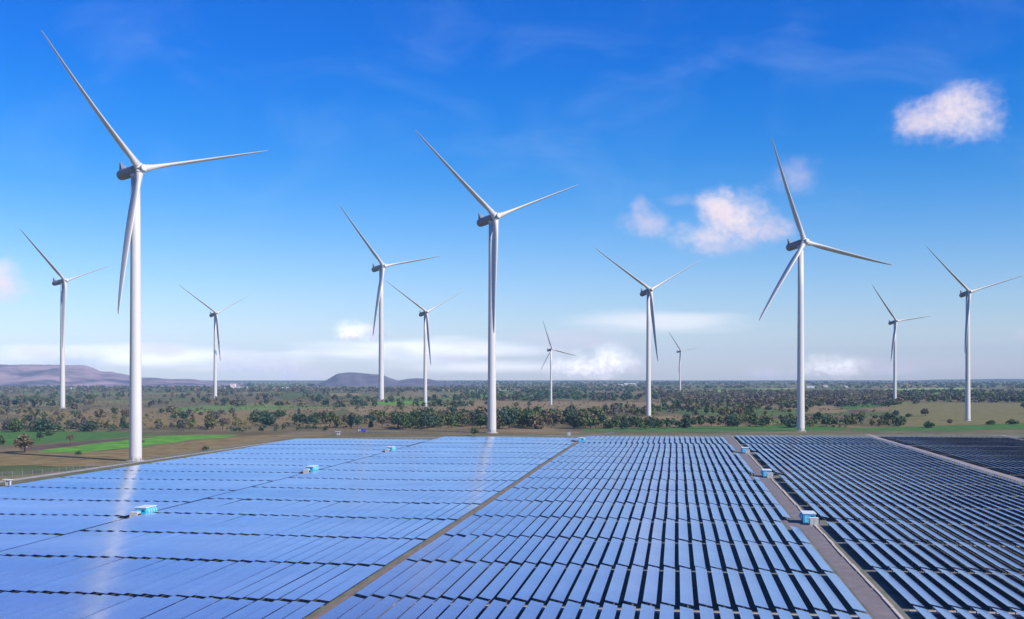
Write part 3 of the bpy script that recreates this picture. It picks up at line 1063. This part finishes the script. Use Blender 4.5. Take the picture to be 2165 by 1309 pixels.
def turbine(bx_, by_, hubz, yaw, tilt, phase, L_, bend, label, fat=1.0):
    """base on the ground, rotor facing right and towards the viewer"""
    e = empty('wind_turbine', (bx_, by_, 0.0))
    tag(e, label, 'wind turbine', 'white wind turbines across the plain')
    yaw, tilt, phase = R(yaw), R(tilt), R(phase)
    n = np.array([math.sin(yaw) * math.cos(tilt), -math.cos(yaw) * math.cos(tilt), math.sin(tilt)])
    ov = 0.052 * L_
    hub = np.array([0, 0, hubz]) + n * ov
    rn = 0.036 * L_                      # nacelle radius
    top = hubz - rn * 0.9
    rb, rt = 0.0205 * hubz * fat, 0.0145 * hubz * fat
    # tower with slightly proud flanges between its sections
    b = MB()
    zs = [-0.5, 0.02 * hubz] + [hubz * k for k in (0.25, 0.5, 0.75)] + [top]
    b.rings([circle((0, 0, z), (0, 0, 1), rb + (rt - rb) * max(0, z) / top, (1, 0, 0), 32) for z in zs])
    tw = b.build('tower', MAT['turbine'], e, True)
    for k in (0.25, 0.5, 0.75):
        z = hubz * k
        r = (rb + (rt - rb) * z / top) * 1.006
        b = MB()
        b.rings([circle((0, 0, z - 0.06), (0, 0, 1), r, (1, 0, 0), 32), circle((0, 0, z + 0.06), (0, 0, 1), r, (1, 0, 0), 32)])
        b.build('flange', MAT['flange'], tw, True)
    b = MB()
    b.box(-0.45, 0.45, -rb * 1.012, -rb * 0.9, 0.3, 2.6)
    b.build('door', MAT['collar'], tw)
    b = MB()
    b.rings([circle((0, 0, z), (0, 0, 1), r, (1, 0, 0), 28) for z, r in ((-0.3, rb * 1.45), (0.25, rb * 1.42), (0.34, rb * 1.2), (0.38, rb * 1.02))])
    b.build('foundation', MAT['trench'], e)
    # yaw collar
    b = MB()
    b.rings([circle((0, 0, top - 0.010 * L_), (0, 0, 1), rt * 1.02, (1, 0, 0), 28), circle((0, 0, top - 0.004 * L_), (0, 0, 1), rt * 1.16, (1, 0, 0), 28),
             circle((0, 0, top + 0.012 * L_), (0, 0, 1), rt * 1.16, (1, 0, 0), 28)])
    b.build('yaw_collar', MAT['collar'], e, True)
    # nacelle: a rounded cylinder along the shaft
    up = (0, 0, 1)
    c0 = np.array([0, 0, hubz])
    b = MB()
    prof = [(0.036, 0.86), (0.030, 0.97), (0.0, 1.0), (-0.10, 1.0), (-0.155, 0.98), (-0.170, 0.90), (-0.178, 0.74), (-0.180, 0.45)]
    b.rings([circle(c0 + n * d * L_, n, rn * k, up, 28) for d, k in prof])
    na = b.build('nacelle', MAT['nacelle'], e, True)
    # cooler fin and wind mast on the rear of the roof
    side = np.cross(up, n); side /= np.linalg.norm(side)
    up2 = np.cross(n, side)
    b = MB()
    r0, r1 = c0 - n * 0.165 * L_ + up2 * rn * 0.8, c0 - n * 0.135 * L_ + up2 * rn * 0.9
    t0 = c0 - n * 0.168 * L_ + up2 * rn * 2.35
    hw = side * 0.014 * L_
    b.hexa([tuple(q) for q in (r0 - hw, r1 - hw, r1 + hw, r0 + hw, t0 - hw * .45, t0 + n * 0.006 * L_ - hw * .45, t0 + n * 0.006 * L_ + hw * .45, t0 + hw * .45)])
    b.build('cooler_fin', MAT['nacelle'], na)
    b = MB()
    m0 = c0 - n * 0.118 * L_ + up2 * rn * 0.95
    b.tube([tuple(m0), tuple(m0 + up2 * rn * 0.6)], [0.0022 * L_, 0.0016 * L_], 6)
    b.build('wind_mast', MAT['collar'], na)
    # hub and nose disc
    b = MB()
    prof = [(-0.020, 0.70), (-0.012, 0.86), (0.010, 0.88), (0.026, 0.74), (0.034, 0.60)]
    b.rings([circle(hub + n * d * L_, n, rn * k, up, 24) for d, k in prof])
    hb = b.build('hub', MAT['nacelle'], e, True)
    b = MB()
    prof = [(0.0343, 0.60), (0.044, 0.59), (0.048, 0.54), (0.050, 0.40), (0.0505, 0.1)]
    b.rings([circle(hub + n * d * L_, n, rn * k, up, 24) for d, k in prof])
    b.build('nose_cap', MAT['turbine'], hb, True)
    # blades
    e1 = np.cross(up, n); e1 /= np.linalg.norm(e1)
    e2 = np.cross(n, e1)
    secs = [(0.020, .0245, .0245, 90), (0.05, .0245, .0245, 90), (0.09, .0280, .0235, 87), (0.15, .0340, .0195, 84), (0.21, .0355, .0162, 82), (0.30, .0335, .0130, 80),
            (0.45, .0292, .0096, 78), (0.60, .0245, .0072, 77), (0.75, .0192, .0054, 76), (0.88, .0136, .0039, 76), (0.96, .0090, .0027, 76), (0.993, .0046, .0014, 76), (1.0, .0014, .0008, 76)]
    for k in range(3):
        a = phase - k * 2 * math.pi / 3
        d = math.cos(a) * e1 + math.sin(a) * e2          # along the blade
        c = math.sin(a) * e1 - math.cos(a) * e2          # in the rotor plane, across the blade
        rings = []
        for s, ch, th, tw_ in secs:
            cen = hub + d * s * L_ + n * bend * L_ * s ** 1.8 + n * 0.004 * L_
            tw_ = R(-tw_)
            cx_ = c * math.cos(tw_) + n * math.sin(tw_)
            tx_ = -c * math.sin(tw_) + n * math.cos(tw_)
            shift = 0.0 if s < 0.06 else (ch - 0.025) * 0.4
            ring = []
            for i in range(16):
                t_ = 2 * math.pi * i / 16
                x = ch * math.cos(t_) + shift
                y = th * math.sin(t_) * (1.0 if s < 0.06 else (0.62 + 0.38 * -math.cos(t_)))
                ring.append(tuple(cen + (cx_ * x + tx_ * y) * L_))
            rings.append(ring)
        b = MB()
        b.rings(rings)
        bl = b.build('blade', MAT['blade'], e, True)
        b = MB()
        b.rings([circle(hub + d * s * L_ + n * 0.004 * L_, d, r * L_, n, 24) for s, r in ((0.016, .0275), (0.024, .0285), (0.030, .0268))])
        b.build('root_ring', MAT['flange'], bl, True)


TURB = [  # base x, y, hub height, yaw, shaft tilt, phase, blade length, pre-bend, label, tower stoutness
    (-183.5, 553.3, 141.6, 51.1, 4.1, 134.4, 75.3, .095, 'largest wind turbine, standing beside the left edge of the solar array', 1.05),
    (-588.7, 1486.6, 166.0, 66.0, 8.0, 138.2, 91.2, .012, 'leftmost wind turbine, in front of the flat-topped hill', 1.0),
    (-542.5, 2075.0, 156.3, 48.0, 11.0, 146.7, 89.4, .02, 'small wind turbine left of the pale factory on the plain', 1.0),
    (-225.0, 1952.9, 230.0, 44.3, 8.5, 131.5, 130.3, .035, 'wind turbine rising in front of the round hill', 1.0),
    (-119.0, 1556.2, 129.0, 37.4, 11.5, 146.5, 75.1, .02, 'small wind turbine just right of the one before the round hill', 1.0),
    (-14.7, 830.0, 156.9, 38.9, 7.3, 141.3, 87.6, .03, 'tall central wind turbine just behind the far edge of the array', 1.0),
    (57.1, 1660.0, 81.0, 39.7, 10.6, 107.3, 44.7, .05, 'short wind turbine right of centre with a blade pointing steeply up left', 1.0),
    (140.9, 1171.8, 129.8, 26.6, 12.0, 147.1, 76.4, .03, 'wind turbine rising below the large cumulus cloud', 1.0),
    (461.0, 3112.5, 111.3, 39.2, 11.0, 127.9, 67.7, .03, 'smallest and most distant wind turbine, on the horizon right of centre', 1.0),
    (218.4, 858.6, 142.0, 26.2, 7.8, 109.1, 82.3, .055, 'tall right-hand wind turbine with one blade pointing down to the left', 1.0),
    (599.9, 1778.6, 127.5, 24.7, 11.5, 127.1, 71.5, .05, 'small wind turbine between the two tall ones on the right', 1.0),
    (425.4, 1059.6, 119.5, 13.3, 10.0, 135.7, 61.2, .05, 'rightmost wind turbine, its blade reaching the right edge', 1.0),
]
for a_ in TURB:
    turbine(*a_)

# ------------------------------------------------------------------ hills
def hill(name, D, prof, depth, m, seed, label=None):
    """ridge with the given skyline (pixel column, pixel row) at distance D"""
    xs = np.array([p[0] for p in prof], float)
    zs = H + (HY - np.array([p[1] for p in prof], float)) / F * D
    nx, ny = 220, 26
    gx = np.linspace(xs[0], xs[-1], nx)
    gz = np.interp(gx, xs, zs)
    k = np.array([0, 1, 2, 1, 0.0]); k /= k.sum()
    gz = np.convolve(np.pad(gz, 2, mode='edge'), k, 'valid')
    rs = np.random.RandomState(seed)
    ph = rs.rand(8) * 6.28
    verts, faces = [], []
    for j in range(ny):
        t = -1 + 2 * j / (ny - 1)          # front to back
        s = math.cos(t * math.pi / 2) ** 1.5 if abs(t) < 1 else 0.0
        for i in range(nx):
            X = (gx[i] - CX) / F * (D + depth * t)
            w = 1 + 0.16 * (math.sin(X / 130 + ph[0] + t * 2) + math.sin(X / 61 + ph[1] - t * 3) * .6 + math.sin(X / 290 + ph[2])) * (1 - s)
            rg = math.sin(X / 47 + ph[3] + t * 5) + .7 * math.sin(X / 23 + ph[4] - t * 9) + .5 * math.sin(X / 12.5 + ph[5] + t * 14)
            z = gz[i] * s * w + rg * 0.045 * gz[i] * (0.35 + (1 - s) * s * 4)
            verts.append((X, D + depth * t, max(z, 0) - (0.5 if abs(t) == 1 else 0)))
    for j in range(ny - 1):
        for i in range(nx - 1):
            a = j * nx + i
            faces.append((a, a + 1, a + nx + 1, a + nx))
    b = MB(); b.add(verts, faces)
    tag(b.build(name, m, None, True), kind='structure')


MAT['mesa'] = mat('mesa_hazed_scrub', (0.085, 0.082, 0.125), 0.95, 0, 0.25, 0.0035, 8, 0.1, color2=(0.31, 0.215, 0.235), contrast=1.9)  # bluish scrub tone has the distance haze mixed into its colour
MAT['hillscrub_hazed'] = mat('hill_hazed_scrub', (0.085, 0.082, 0.125), 0.95, 0, 0.25, 0.006, 7, 0.1, color2=(0.15, 0.125, 0.15), contrast=1.2)  # blue of the hazy air painted into the scrub colour
MAT['farwood'] = mat('far_wooded_ridge', (0.05, 0.065, 0.05), 0.95, 0, 0.3, 0.004, 7, 0.1, color2=(0.10, 0.10, 0.07), contrast=1.2)
hill('flat_topped_hill', 6400, [(-260, 782), (-160, 774), (-60, 769), (0, 770.5), (60, 772), (130, 771.5), (180, 773), (198, 779), (213, 786), (235, 785.5), (262, 791),
                                (300, 798.5), (330, 799), (360, 801.5), (405, 801.5), (430, 805), (460, 809), (500, 811), (530, 813)], 1500, MAT['mesa'], 1)
hill('low_ridge', 10500, [(380, 810), (440, 808.5), (500, 809.5), (560, 808), (610, 807.5), (660, 809.5), (720, 810)], 800, MAT['farwood'], 2)
hill('round_hill', 6000, [(650, 818), (672, 812), (692, 803), (712, 791), (733, 787), (760, 788), (788, 791), (806, 792), (822, 798.5), (842, 804.5), (862, 801),
                          (885, 799.5), (908, 801.5), (935, 807), (985, 809.5), (1020, 812)], 1100, MAT['hillscrub_hazed'], 3)
hill('far_ridge', 12200, [(900, 808), (1000, 807), (1100, 806), (1180, 805.5), (1260, 806.5), (1400, 805.5), (1470, 804.5), (1560, 804.5), (1640, 805.5), (1800, 806),
                          (1930, 804.5), (1990, 802.5), (2060, 802), (2120, 801), (2250, 802), (2400, 802)], 1000, MAT['farwood'], 4)

# ------------------------------------------------------------------ far buildings
def building(px, py, w, d, h, label, wall='farwhite', wing=None, rz=0.0, gable=True):
    p = gp(px, py)
    e = empty('farm_building' if not wing else 'factory', (p[0], p[1], 0), rz)
    tag(e, label, 'building')
    b = MB(); b.box(-w / 2, w / 2, -d / 2, d / 2, -0.3, h); b.build('wall', MAT[wall], e)
    b = MB()
    if gable:
        r = h + d * 0.14
        b.add([(-w / 2 - .5, -d / 2 - .5, h), (w / 2 + .5, -d / 2 - .5, h), (w / 2 + .5, d / 2 + .5, h), (-w / 2 - .5, d / 2 + .5, h), (-w / 2 - .5, 0, r), (w / 2 + .5, 0, r)],
              [(0, 1, 5, 4), (2, 3, 4, 5), (1, 2, 5), (3, 0, 4), (3, 2, 1, 0)])
    else:
        b.box(-w / 2 - .4, w / 2 + .4, -d / 2 - .4, d / 2 + .4, h + .003, h + 0.8)
    b.build('roof', MAT['faroof'], e)
    b = MB(); b.box(-1.6, 1.6, -d / 2 - 0.06, -d / 2 - 0.003, 0, min(3.2, h * .7)); b.build('door', MAT['dark'], e)
    if wing:
        wl_, wh = wing
        b = MB(); b.box(w / 2 + 0.01, w / 2 + wl_, -d / 2 - 6, d / 2 - 4, -0.3, wh); b.build('low_wing', MAT['farwhite'], e)
        b = MB(); b.box(w / 2 + 0.5, w / 2 + wl_ + 1, -d / 2 - 7, d / 2 - 3, wh + 0.003, wh + 1.2); b.build('wing_roof', MAT['faroof'], e)
        b = MB(); b.box(-w / 2 - 22, -w / 2 - 0.01, -d / 2 - 4, d / 2 - 4, -0.3, wh * 0.8); b.build('low_wing', MAT['farwhite'], e)


building(493, 822, 17, 16, 17, 'pale factory block with a long white low wing below the low ridge', 'farpink', (40, 6.0), 0, False)
building(1332, 815.5, 56, 18, 9, 'longest white shed on the horizon right of centre')
building(1312, 817, 22, 14, 7, 'small white shed just left of the longest shed on the horizon')
building(1279, 818, 18, 12, 7, 'small white shed farthest left of the longest horizon shed')
building(1713, 820.5, 30, 14, 6, 'white farm building just right of the tall right-hand turbine')
building(1790, 820.5, 20, 12, 6, 'white farm building midway between the right-hand turbines on the horizon')
building(1745, 819, 16, 12, 6, 'tiny white house between two white farm buildings on the right horizon')
building(155, 822.5, 14, 10, 5, 'white house below the flat-topped hill at the left')
building(605, 823, 26, 12, 5, 'pale shed on the plain left of the round hill')

# ------------------------------------------------------------------ trees
def crown_quads(rs, kind, nleaf, size):
    """leaf clumps of a unit-high tree: centre blobs then many small faces scattered in them"""
    shapes = {'round': [(0, 0, .58, .36, .34), (.18, .08, .50, .24, .24), (-.20, .03, .47, .25, .24), (.02, -.2, .52, .25, .25), (.05, .18, .66, .24, .22), (-.08, -.05, .78, .22, .19)],
              'tall': [(0, 0, .45, .19, .30), (.06, .04, .66, .17, .24), (-.06, -.03, .80, .13, .17), (.10, -.06, .36, .14, .17), (-.12, .05, .34, .15, .16)],
              'bush': [(0, 0, .38, .50, .36), (.36, .1, .32, .34, .30), (-.38, -.1, .34, .36, .32), (.05, .3, .45, .35, .36), (-.1, -.32, .35, .34, .3), (.1, -.05, .66, .32, .28)],
              'sparse': [(0, 0, .70, .28, .22), (.22, .05, .58, .18, .15), (-.22, -.08, .62, .19, .16), (.05, .2, .80, .17, .14), (-.05, -.18, .52, .17, .13)]}[kind]
    C = []
    wts = np.array([s[3] ** 2 * s[4] for s in shapes]); wts /= wts.sum()
    for i in rs.choice(len(shapes), nleaf, p=wts):
        x, y, z, r, h = shapes[i]
        d = rs.normal(size=3); d /= np.linalg.norm(d)
        q = rs.rand() ** 0.45 * (0.9 + 0.25 * rs.rand())
        C.append((x + d[0] * r * q, y + d[1] * r * q, max(0.03, z + d[2] * h * q)))
    C = np.array(C)
    A = rs.normal(size=(nleaf, 3)); A /= np.linalg.norm(A, axis=1)[:, None]
    B = np.cross(A, rs.normal(size=(nleaf, 3))); B /= np.linalg.norm(B, axis=1)[:, None]
    s = (size * (0.6 + 0.8 * rs.rand(nleaf)))[:, None]
    V_ = np.stack([C - A * s - B * s * .6, C + A * s - B * s * .5, C + A * s * .9 + B * s * .6, C - A * s * .8 + B * s * .7], 1).reshape(-1, 3)
    return V_, np.arange(4 * nleaf).reshape(-1, 4)


PROTO = {}
for kind, nl, sz in (('round', 420, .058), ('tall', 340, .050), ('bush', 420, .075), ('sparse', 230, .044)):
    for var in range(3):
        rs = np.random.RandomState(100 + 7 * var + len(kind))
        Vc, Qc = crown_quads(rs, kind, nl, sz)
        tr = MB()
        th = {'round': .55, 'tall': .6, 'bush': .3, 'sparse': .7}[kind]
        tr.tube([(0, 0, -0.03), (0.01, 0, th * .5), (0.0, 0.01, th)], [0.032, 0.024, 0.012], 7)
        for k in range(5):
            a = k * 1.26 + var
            r = .26 if kind != 'tall' else .15
            tr.tube([(0.005, 0, th * (.5 + .08 * k)), (r * .5 * math.cos(a), r * .5 * math.sin(a), th * (.72 + .08 * k)), (r * math.cos(a), r * math.sin(a), th * (.9 + .10 * k))], [0.014, 0.010, 0.004], 5)
        tm = tr.mesh('trunk', [MAT['bark']], True)
        PROTO[kind, var] = (Vc, Qc, tm, {})


def crown_mesh(kind, var, leaf):
    Vc, Qc, tm, cache = PROTO[kind, var]
    if leaf not in cache:
        me = bpy.data.meshes.new('crown')
        me.from_pydata([tuple(v) for v in Vc], [], [tuple(q) for q in Qc])
        me.materials.append(LEAF[leaf])
        cache[leaf] = me
    return cache[leaf]


def add_tree(x, y, h, wide, kind, leaf, label, group=None):
    var = rng.randrange(3)
    e = empty('shrub' if kind == 'bush' else 'tree', (x, y, 0.0), rng.uniform(0, 6.28))
    e.scale = (h * wide, h * wide, h)
    tag(e, label, 'shrub' if kind == 'bush' else 'tree', group)
    o = link(bpy.data.objects.new('trunk', PROTO[kind, var][2])); o.parent = e
    o = link(bpy.data.objects.new('crown', crown_mesh(kind, var, leaf))); o.parent = e


def px_tree(px, py, hp, wide, kind, leaf, label):
    p = gp(px, py)
    add_tree(p[0], p[1], hp / F * p[1], wide, kind, leaf, label)


# trees that stand apart, each told by its neighbours
LONE = [
    (52, 957, 42, 1.15, 'round', 'brown', 'large round brown tree left of the bright green field'),
    (-2, 950, 34, 1.0, 'round', 'green', 'dark tree cut by the left edge beside the green field'),
    (84, 931, 20, 1.0, 'round', 'blue', 'small dark round tree right of the large brown tree'),
    (104, 921, 14, 1.3, 'bush', 'green', 'low dark shrub on the green field behind the small round tree'),
    (149, 943, 28, .8, 'sparse', 'brown', 'thin brown tree standing in the ploughed strip'),
    (166, 961, 9, 1.2, 'bush', 'green', 'small dark shrub at the front edge of the bright green field'),
    (434, 953, 12, 1.1, 'bush', 'green', 'lone little shrub on the dry grass right of the largest turbine'),
    (300, 936, 8, 1.2, 'bush', 'olive', 'tiny shrub in the bright green field right of the largest turbine'),
    (1003, 922, 19, 1.1, 'round', 'green', 'round dark tree on the far verge left of the central turbine'),
    (932, 906, 13, 1.1, 'round', 'olive', 'small yellow-olive tree in front of the central belt'),
    (1964, 905, 17, 1.2, 'bush', 'green', 'dark shrub left of the rightmost turbine foot'),
    (2008, 898, 13, 1.1, 'round', 'brown', 'small brownish tree just left of the rightmost turbine foot'),
    (1956, 880, 18, 1.2, 'round', 'brown', 'hazy brown round tree in the tan field on the right'),
    (1921, 882, 9, 1.3, 'bush', 'blue', 'little dark bush left of the hazy brown round tree'),
    (1894, 884, 18, 1.0, 'round', 'blue', 'dark round tree at the end of the right tree belt'),
    (2095, 898, 11, 1.5, 'bush', 'green', 'low dark bush right of the rightmost turbine foot'),
    (2140, 897, 12, 1.7, 'bush', 'green', 'wide dark bush near the right edge of the picture'),
    (2164, 864, 14, 1.0, 'round', 'bare', 'dark tree cut by the right edge in the tan field'),
    (1674, 904, 24, 1.1, 'bush', 'blue', 'dark shrub touching the foot of the tall right-hand turbine'),
    (672, 854, 18, .9, 'round', 'blue', 'dark upright tree on the dark grass left of the round hill'),
    (713, 850, 14, .9, 'tall', 'green', 'small upright tree right of the dark upright tree below the round hill'),
    (632, 884, 22, .7, 'tall', 'blue', 'slim dark tree on the dry grass left of the central belt'),
    (757, 872, 20, .9, 'sparse', 'olive', 'thin olive tree on the dry field below the round hill'),
    (849, 874, 18, .8, 'sparse', 'olive', 'thin pale tree on the tan field left of the small central turbine'),
    (898, 880, 20, .6, 'tall', 'bare', 'slim dark tree at the foot of the small central turbine'),
    (475, 859, 20, .9, 'round', 'blue', 'dark round tree right of the small turbine near the factory'),
    (545, 848, 12, 1., 'round', 'green', 'small dark tree right of the factory on the far pasture'),
    (430, 851, 14, 1., 'round', 'blue', 'dark tree left of the small turbine near the factory'),
    (1092, 868, 20, .8, 'sparse', 'brown', 'bare-looking thin tree in the tan field left of the short turbine'),
    (1119, 867, 20, .8, 'sparse', 'bare', 'second thin bare tree just left of the short turbine'),
]
for a_ in LONE:
    px_tree(*a_)

# everything else that grows: generated by stand, the largest as single trees, the rest as far woodland
STANDS = [  # x0, x1, base row at x0 / x1 (near) and (far), number, height m, kinds, leaves, label, group
    (0, 480, 914, 912, 906, 904, 46, (7, 13), 'RRTBS', ['green', 'blue', 'brown', 'olive', 'bare'], 'in the belt behind the green fields'),
    (0, 500, 900, 900, 874, 872, 62, (6, 12), 'RRTS', ['green', 'blue', 'brown', 'bare', 'olive'], 'on the dry grass left of centre'),
    (480, 700, 915, 912, 908, 906, 30, (3, 5), 'BB', ['blue', 'green'], 'beyond the far left array corner'),
    (530, 680, 902, 902, 885, 885, 16, (8, 13), 'RRB', ['green', 'blue'], 'between the left and central belts'),
    (665, 860, 907, 908, 890, 888, 46, (7, 14), 'RRTS', ['green', 'olive', 'brown', 'blue'], 'in the thin end of the central belt'),
    (830, 1270, 908, 909, 886, 880, 190, (9, 15), 'RRRB', ['green', 'green', 'olive', 'blue', 'brown'], 'in the central belt behind the fence'),
    (1270, 1460, 909, 908, 898, 896, 44, (7, 10), 'RB', ['blue', 'green'], 'in the low belt right of centre'),
    (1270, 1480, 881, 880, 866, 862, 60, (8, 13), 'RRS', ['bare', 'brown', 'green', 'blue'], 'behind the tan clearing'),
    (1440, 1910, 903, 903, 893, 886, 120, (6, 10), 'RRB', ['green', 'blue', 'olive', 'green'], 'in the right-hand belt behind the fence'),
    (1480, 1720, 885, 878, 860, 856, 60, (7, 11), 'RRS', ['olive', 'green', 'brown'], 'in the wood behind the right-hand belt'),
]
KN = {'R': 'round', 'T': 'tall', 'B': 'bush', 'S': 'sparse'}
cand = []
for x0, x1, ya, yb, yc, yd, n, (h0, h1), kinds, leaves, lab in STANDS:
    for k in range(n):
        t = rng.random()
        s = rng.random()
        px = x0 + (x1 - x0) * t
        py = (ya + (yb - ya) * t) * s + (yc + (yd - yc) * t) * (1 - s)
        p = gp(px, py)
        h = rng.uniform(h0, h1) * rng.uniform(.68, 1.0)
        cand.append((h / p[1], p[0], p[1], h, rng.uniform(.85, 1.25), KN[rng.choice(kinds)], rng.choice(leaves), lab))
cand.sort(key=lambda c: -c[0])
singles = cand[:270]
woods = [(c[1], c[2], c[3], c[4], c[6]) for c in cand[270:]]
named = {}
for c in singles:
    _, x, y, h, wd, kd, lf, place = c
    look = {'green': 'dark green', 'blue': 'blackish', 'olive': 'olive', 'brown': 'brown', 'bare': 'purple-brown'}[lf]
    shape = {'round': 'round', 'tall': 'slim', 'bush': 'low', 'sparse': 'thin'}[kd]
    named.setdefault((shape, look, 'shrub' if kd == 'bush' else 'tree', place), []).append(c)
for (shape, look, what, place), lst in named.items():
    lst.sort(key=lambda c: c[1] / c[2])
    for k, (_, x, y, h, wd, kd, lf, _p) in enumerate(lst):
        if len(lst) == 1:
            lab = 'only %s %s %s %s' % (shape, look, what, place)
        elif k == 0:
            lab = 'leftmost %s %s %s %s' % (shape, look, what, place)
        elif k == len(lst) - 1:
            lab = 'rightmost %s %s %s %s' % (shape, look, what, place)
        else:
            lab = '%s from left of %s %s %ss %s' % (ORD[k], shape, look, what, place)
        add_tree(x, y, h, wd, kd, lf, lab, '%s %s %ss %s' % (shape, look, what, place))

FARST = [  # x0, x1, y far, y near, number, height, leaf colours
    (940, 2225, 807.5, 815, 900, (9, 15), ['blue', 'green', 'bare']),
    (470, 680, 811, 822, 120, (8, 12), ['blue', 'green', 'bare']),
    (-60, 480, 819, 823, 160, (8, 12), ['blue', 'green', 'bare']),
    (940, 2225, 813, 823, 700, (8, 13), ['blue', 'green', 'olive', 'bare']),
    (-60, 1000, 823, 832, 620, (8, 13), ['bare', 'blue', 'bare', 'brown']),
    (-60, 700, 832, 862, 170, (6, 12), ['green', 'blue', 'bare', 'brown']),
    (-60, 200, 838, 870, 60, (8, 13), ['green', 'blue', 'bare']),
    (600, 1000, 838, 866, 90, (6, 11), ['green', 'blue', 'olive']),
    (960, 1420, 822, 850, 620, (7, 12), ['blue', 'green', 'blue', 'bare']),
    (1400, 1900, 829, 857, 900, (7, 11), ['bare', 'bare', 'brown', 'olive']),
    (1880, 2225, 829, 852, 520, (7, 11), ['bare', 'olive', 'green', 'blue']),
    (1480, 1900, 850, 862, 150, (6, 9), ['green', 'bare', 'blue']),
    (-60, 1000, 836, 906, 1500, (1.2, 3.6), ['brown', 'olive', 'olive', 'gold', 'gold']),
    (1000, 1850, 846, 905, 700, (1.2, 3.2), ['brown', 'olive', 'green', 'gold']),
]
for x0, x1, ya, yb, n, (h0, h1), lv in FARST:
    for k in range(n):
        px = rng.uniform(x0, x1)
        D_ = 1 / rng.uniform(1 / gp(0, yb)[1] * 1.0, 1 / gp(0, ya)[1]) if rng.random() < .7 else rng.uniform(gp(0, yb)[1], gp(0, ya)[1])
        if k > 8 and rng.random() < 0.6:          # most grow in clumps round an earlier one
            q = woods[-rng.randint(1, min(k, 60))]
            X_, D_ = q[0] + rng.gauss(0, 0.012 * q[1]), q[1] * (1 + rng.gauss(0, 0.02))
        else:
            X_ = (px - CX) / F * D_
        D_ = min(max(D_, gp(0, yb)[1]), gp(0, ya)[1])
        woods.append((X_, D_, rng.uniform(h0, h1), rng.uniform(.9, 1.4), rng.choice(lv)))
CV, CQ, CT = [], [], []
rs = np.random.RandomState(5)
protos = [crown_quads(rs, k, 60, .11) for k in ('round', 'round', 'bush', 'tall')] + [crown_quads(rs, k, 22, .17) for k in ('round', 'bush', 'bush', 'round')]
nv = 0
for x, y, h, wd, lf in woods:
    pr = protos[rs.randint(4) + (4 if y > 2600 or h < 3.7 else 0)]
    a = rs.rand() * 6.28
    c, s = math.cos(a), math.sin(a)
    Vc = pr[0]
    P = np.empty_like(Vc)
    P[:, 0] = x + h * wd * (Vc[:, 0] * c - Vc[:, 1] * s)
    P[:, 1] = y + h * wd * (Vc[:, 0] * s + Vc[:, 1] * c)
    P[:, 2] = h * Vc[:, 2]
    CV.append(P)
    CQ.append(pr[1] + nv)
    nv += len(P)
    f = 0.75 + 0.5 * rs.rand()
    CT.append(np.tile(np.array([*(np.array(LEAF_RGB[lf]) * f), 1.0]), (len(P), 1)))
lm = bpy.data.materials.new('far_foliage')
lm.use_nodes = True
at = lm.node_tree.nodes.new('ShaderNodeAttribute')
at.attribute_name = 'tint'
lm.node_tree.links.new(at.outputs['Color'], lm.node_tree.nodes['Principled BSDF'].inputs['Base Color'])
lm.node_tree.nodes['Principled BSDF'].inputs['Roughness'].default_value = 0.8
lm.node_tree.nodes['Principled BSDF'].inputs['Specular IOR Level'].default_value = 0.2
o = bulk('distant_woodland', np.concatenate(CV), np.concatenate(CQ), [lm], tint=np.concatenate(CT))
tag(o, 'distant woods and scattered far trees reaching to the horizon', 'woodland', kind='stuff')

# ------------------------------------------------------------------ haze: the air over the plain
hm = bpy.data.materials.new('haze_air')
hm.use_nodes = True
hn = hm.node_tree
for n in list(hn.nodes):
    if n.type != 'OUTPUT_MATERIAL':
        hn.nodes.remove(n)
pv = hn.nodes.new('ShaderNodeVolumePrincipled')
pv.inputs['Color'].default_value = (0.46, 0.72, 1.0, 1)
pv.inputs['Density'].default_value = 0.00005
pv.inputs['Anisotropy'].default_value = -0.25
hn.links.new(pv.outputs[0], [n for n in hn.nodes if n.type == 'OUTPUT_MATERIAL'][0].inputs['Volume'])
b = MB()
b.box(-15100, 15100, -500, 13600, -2.5, 372)
tag(b.build('haze', hm), 'pale even haze filling the air over the plain', 'haze', kind='stuff')
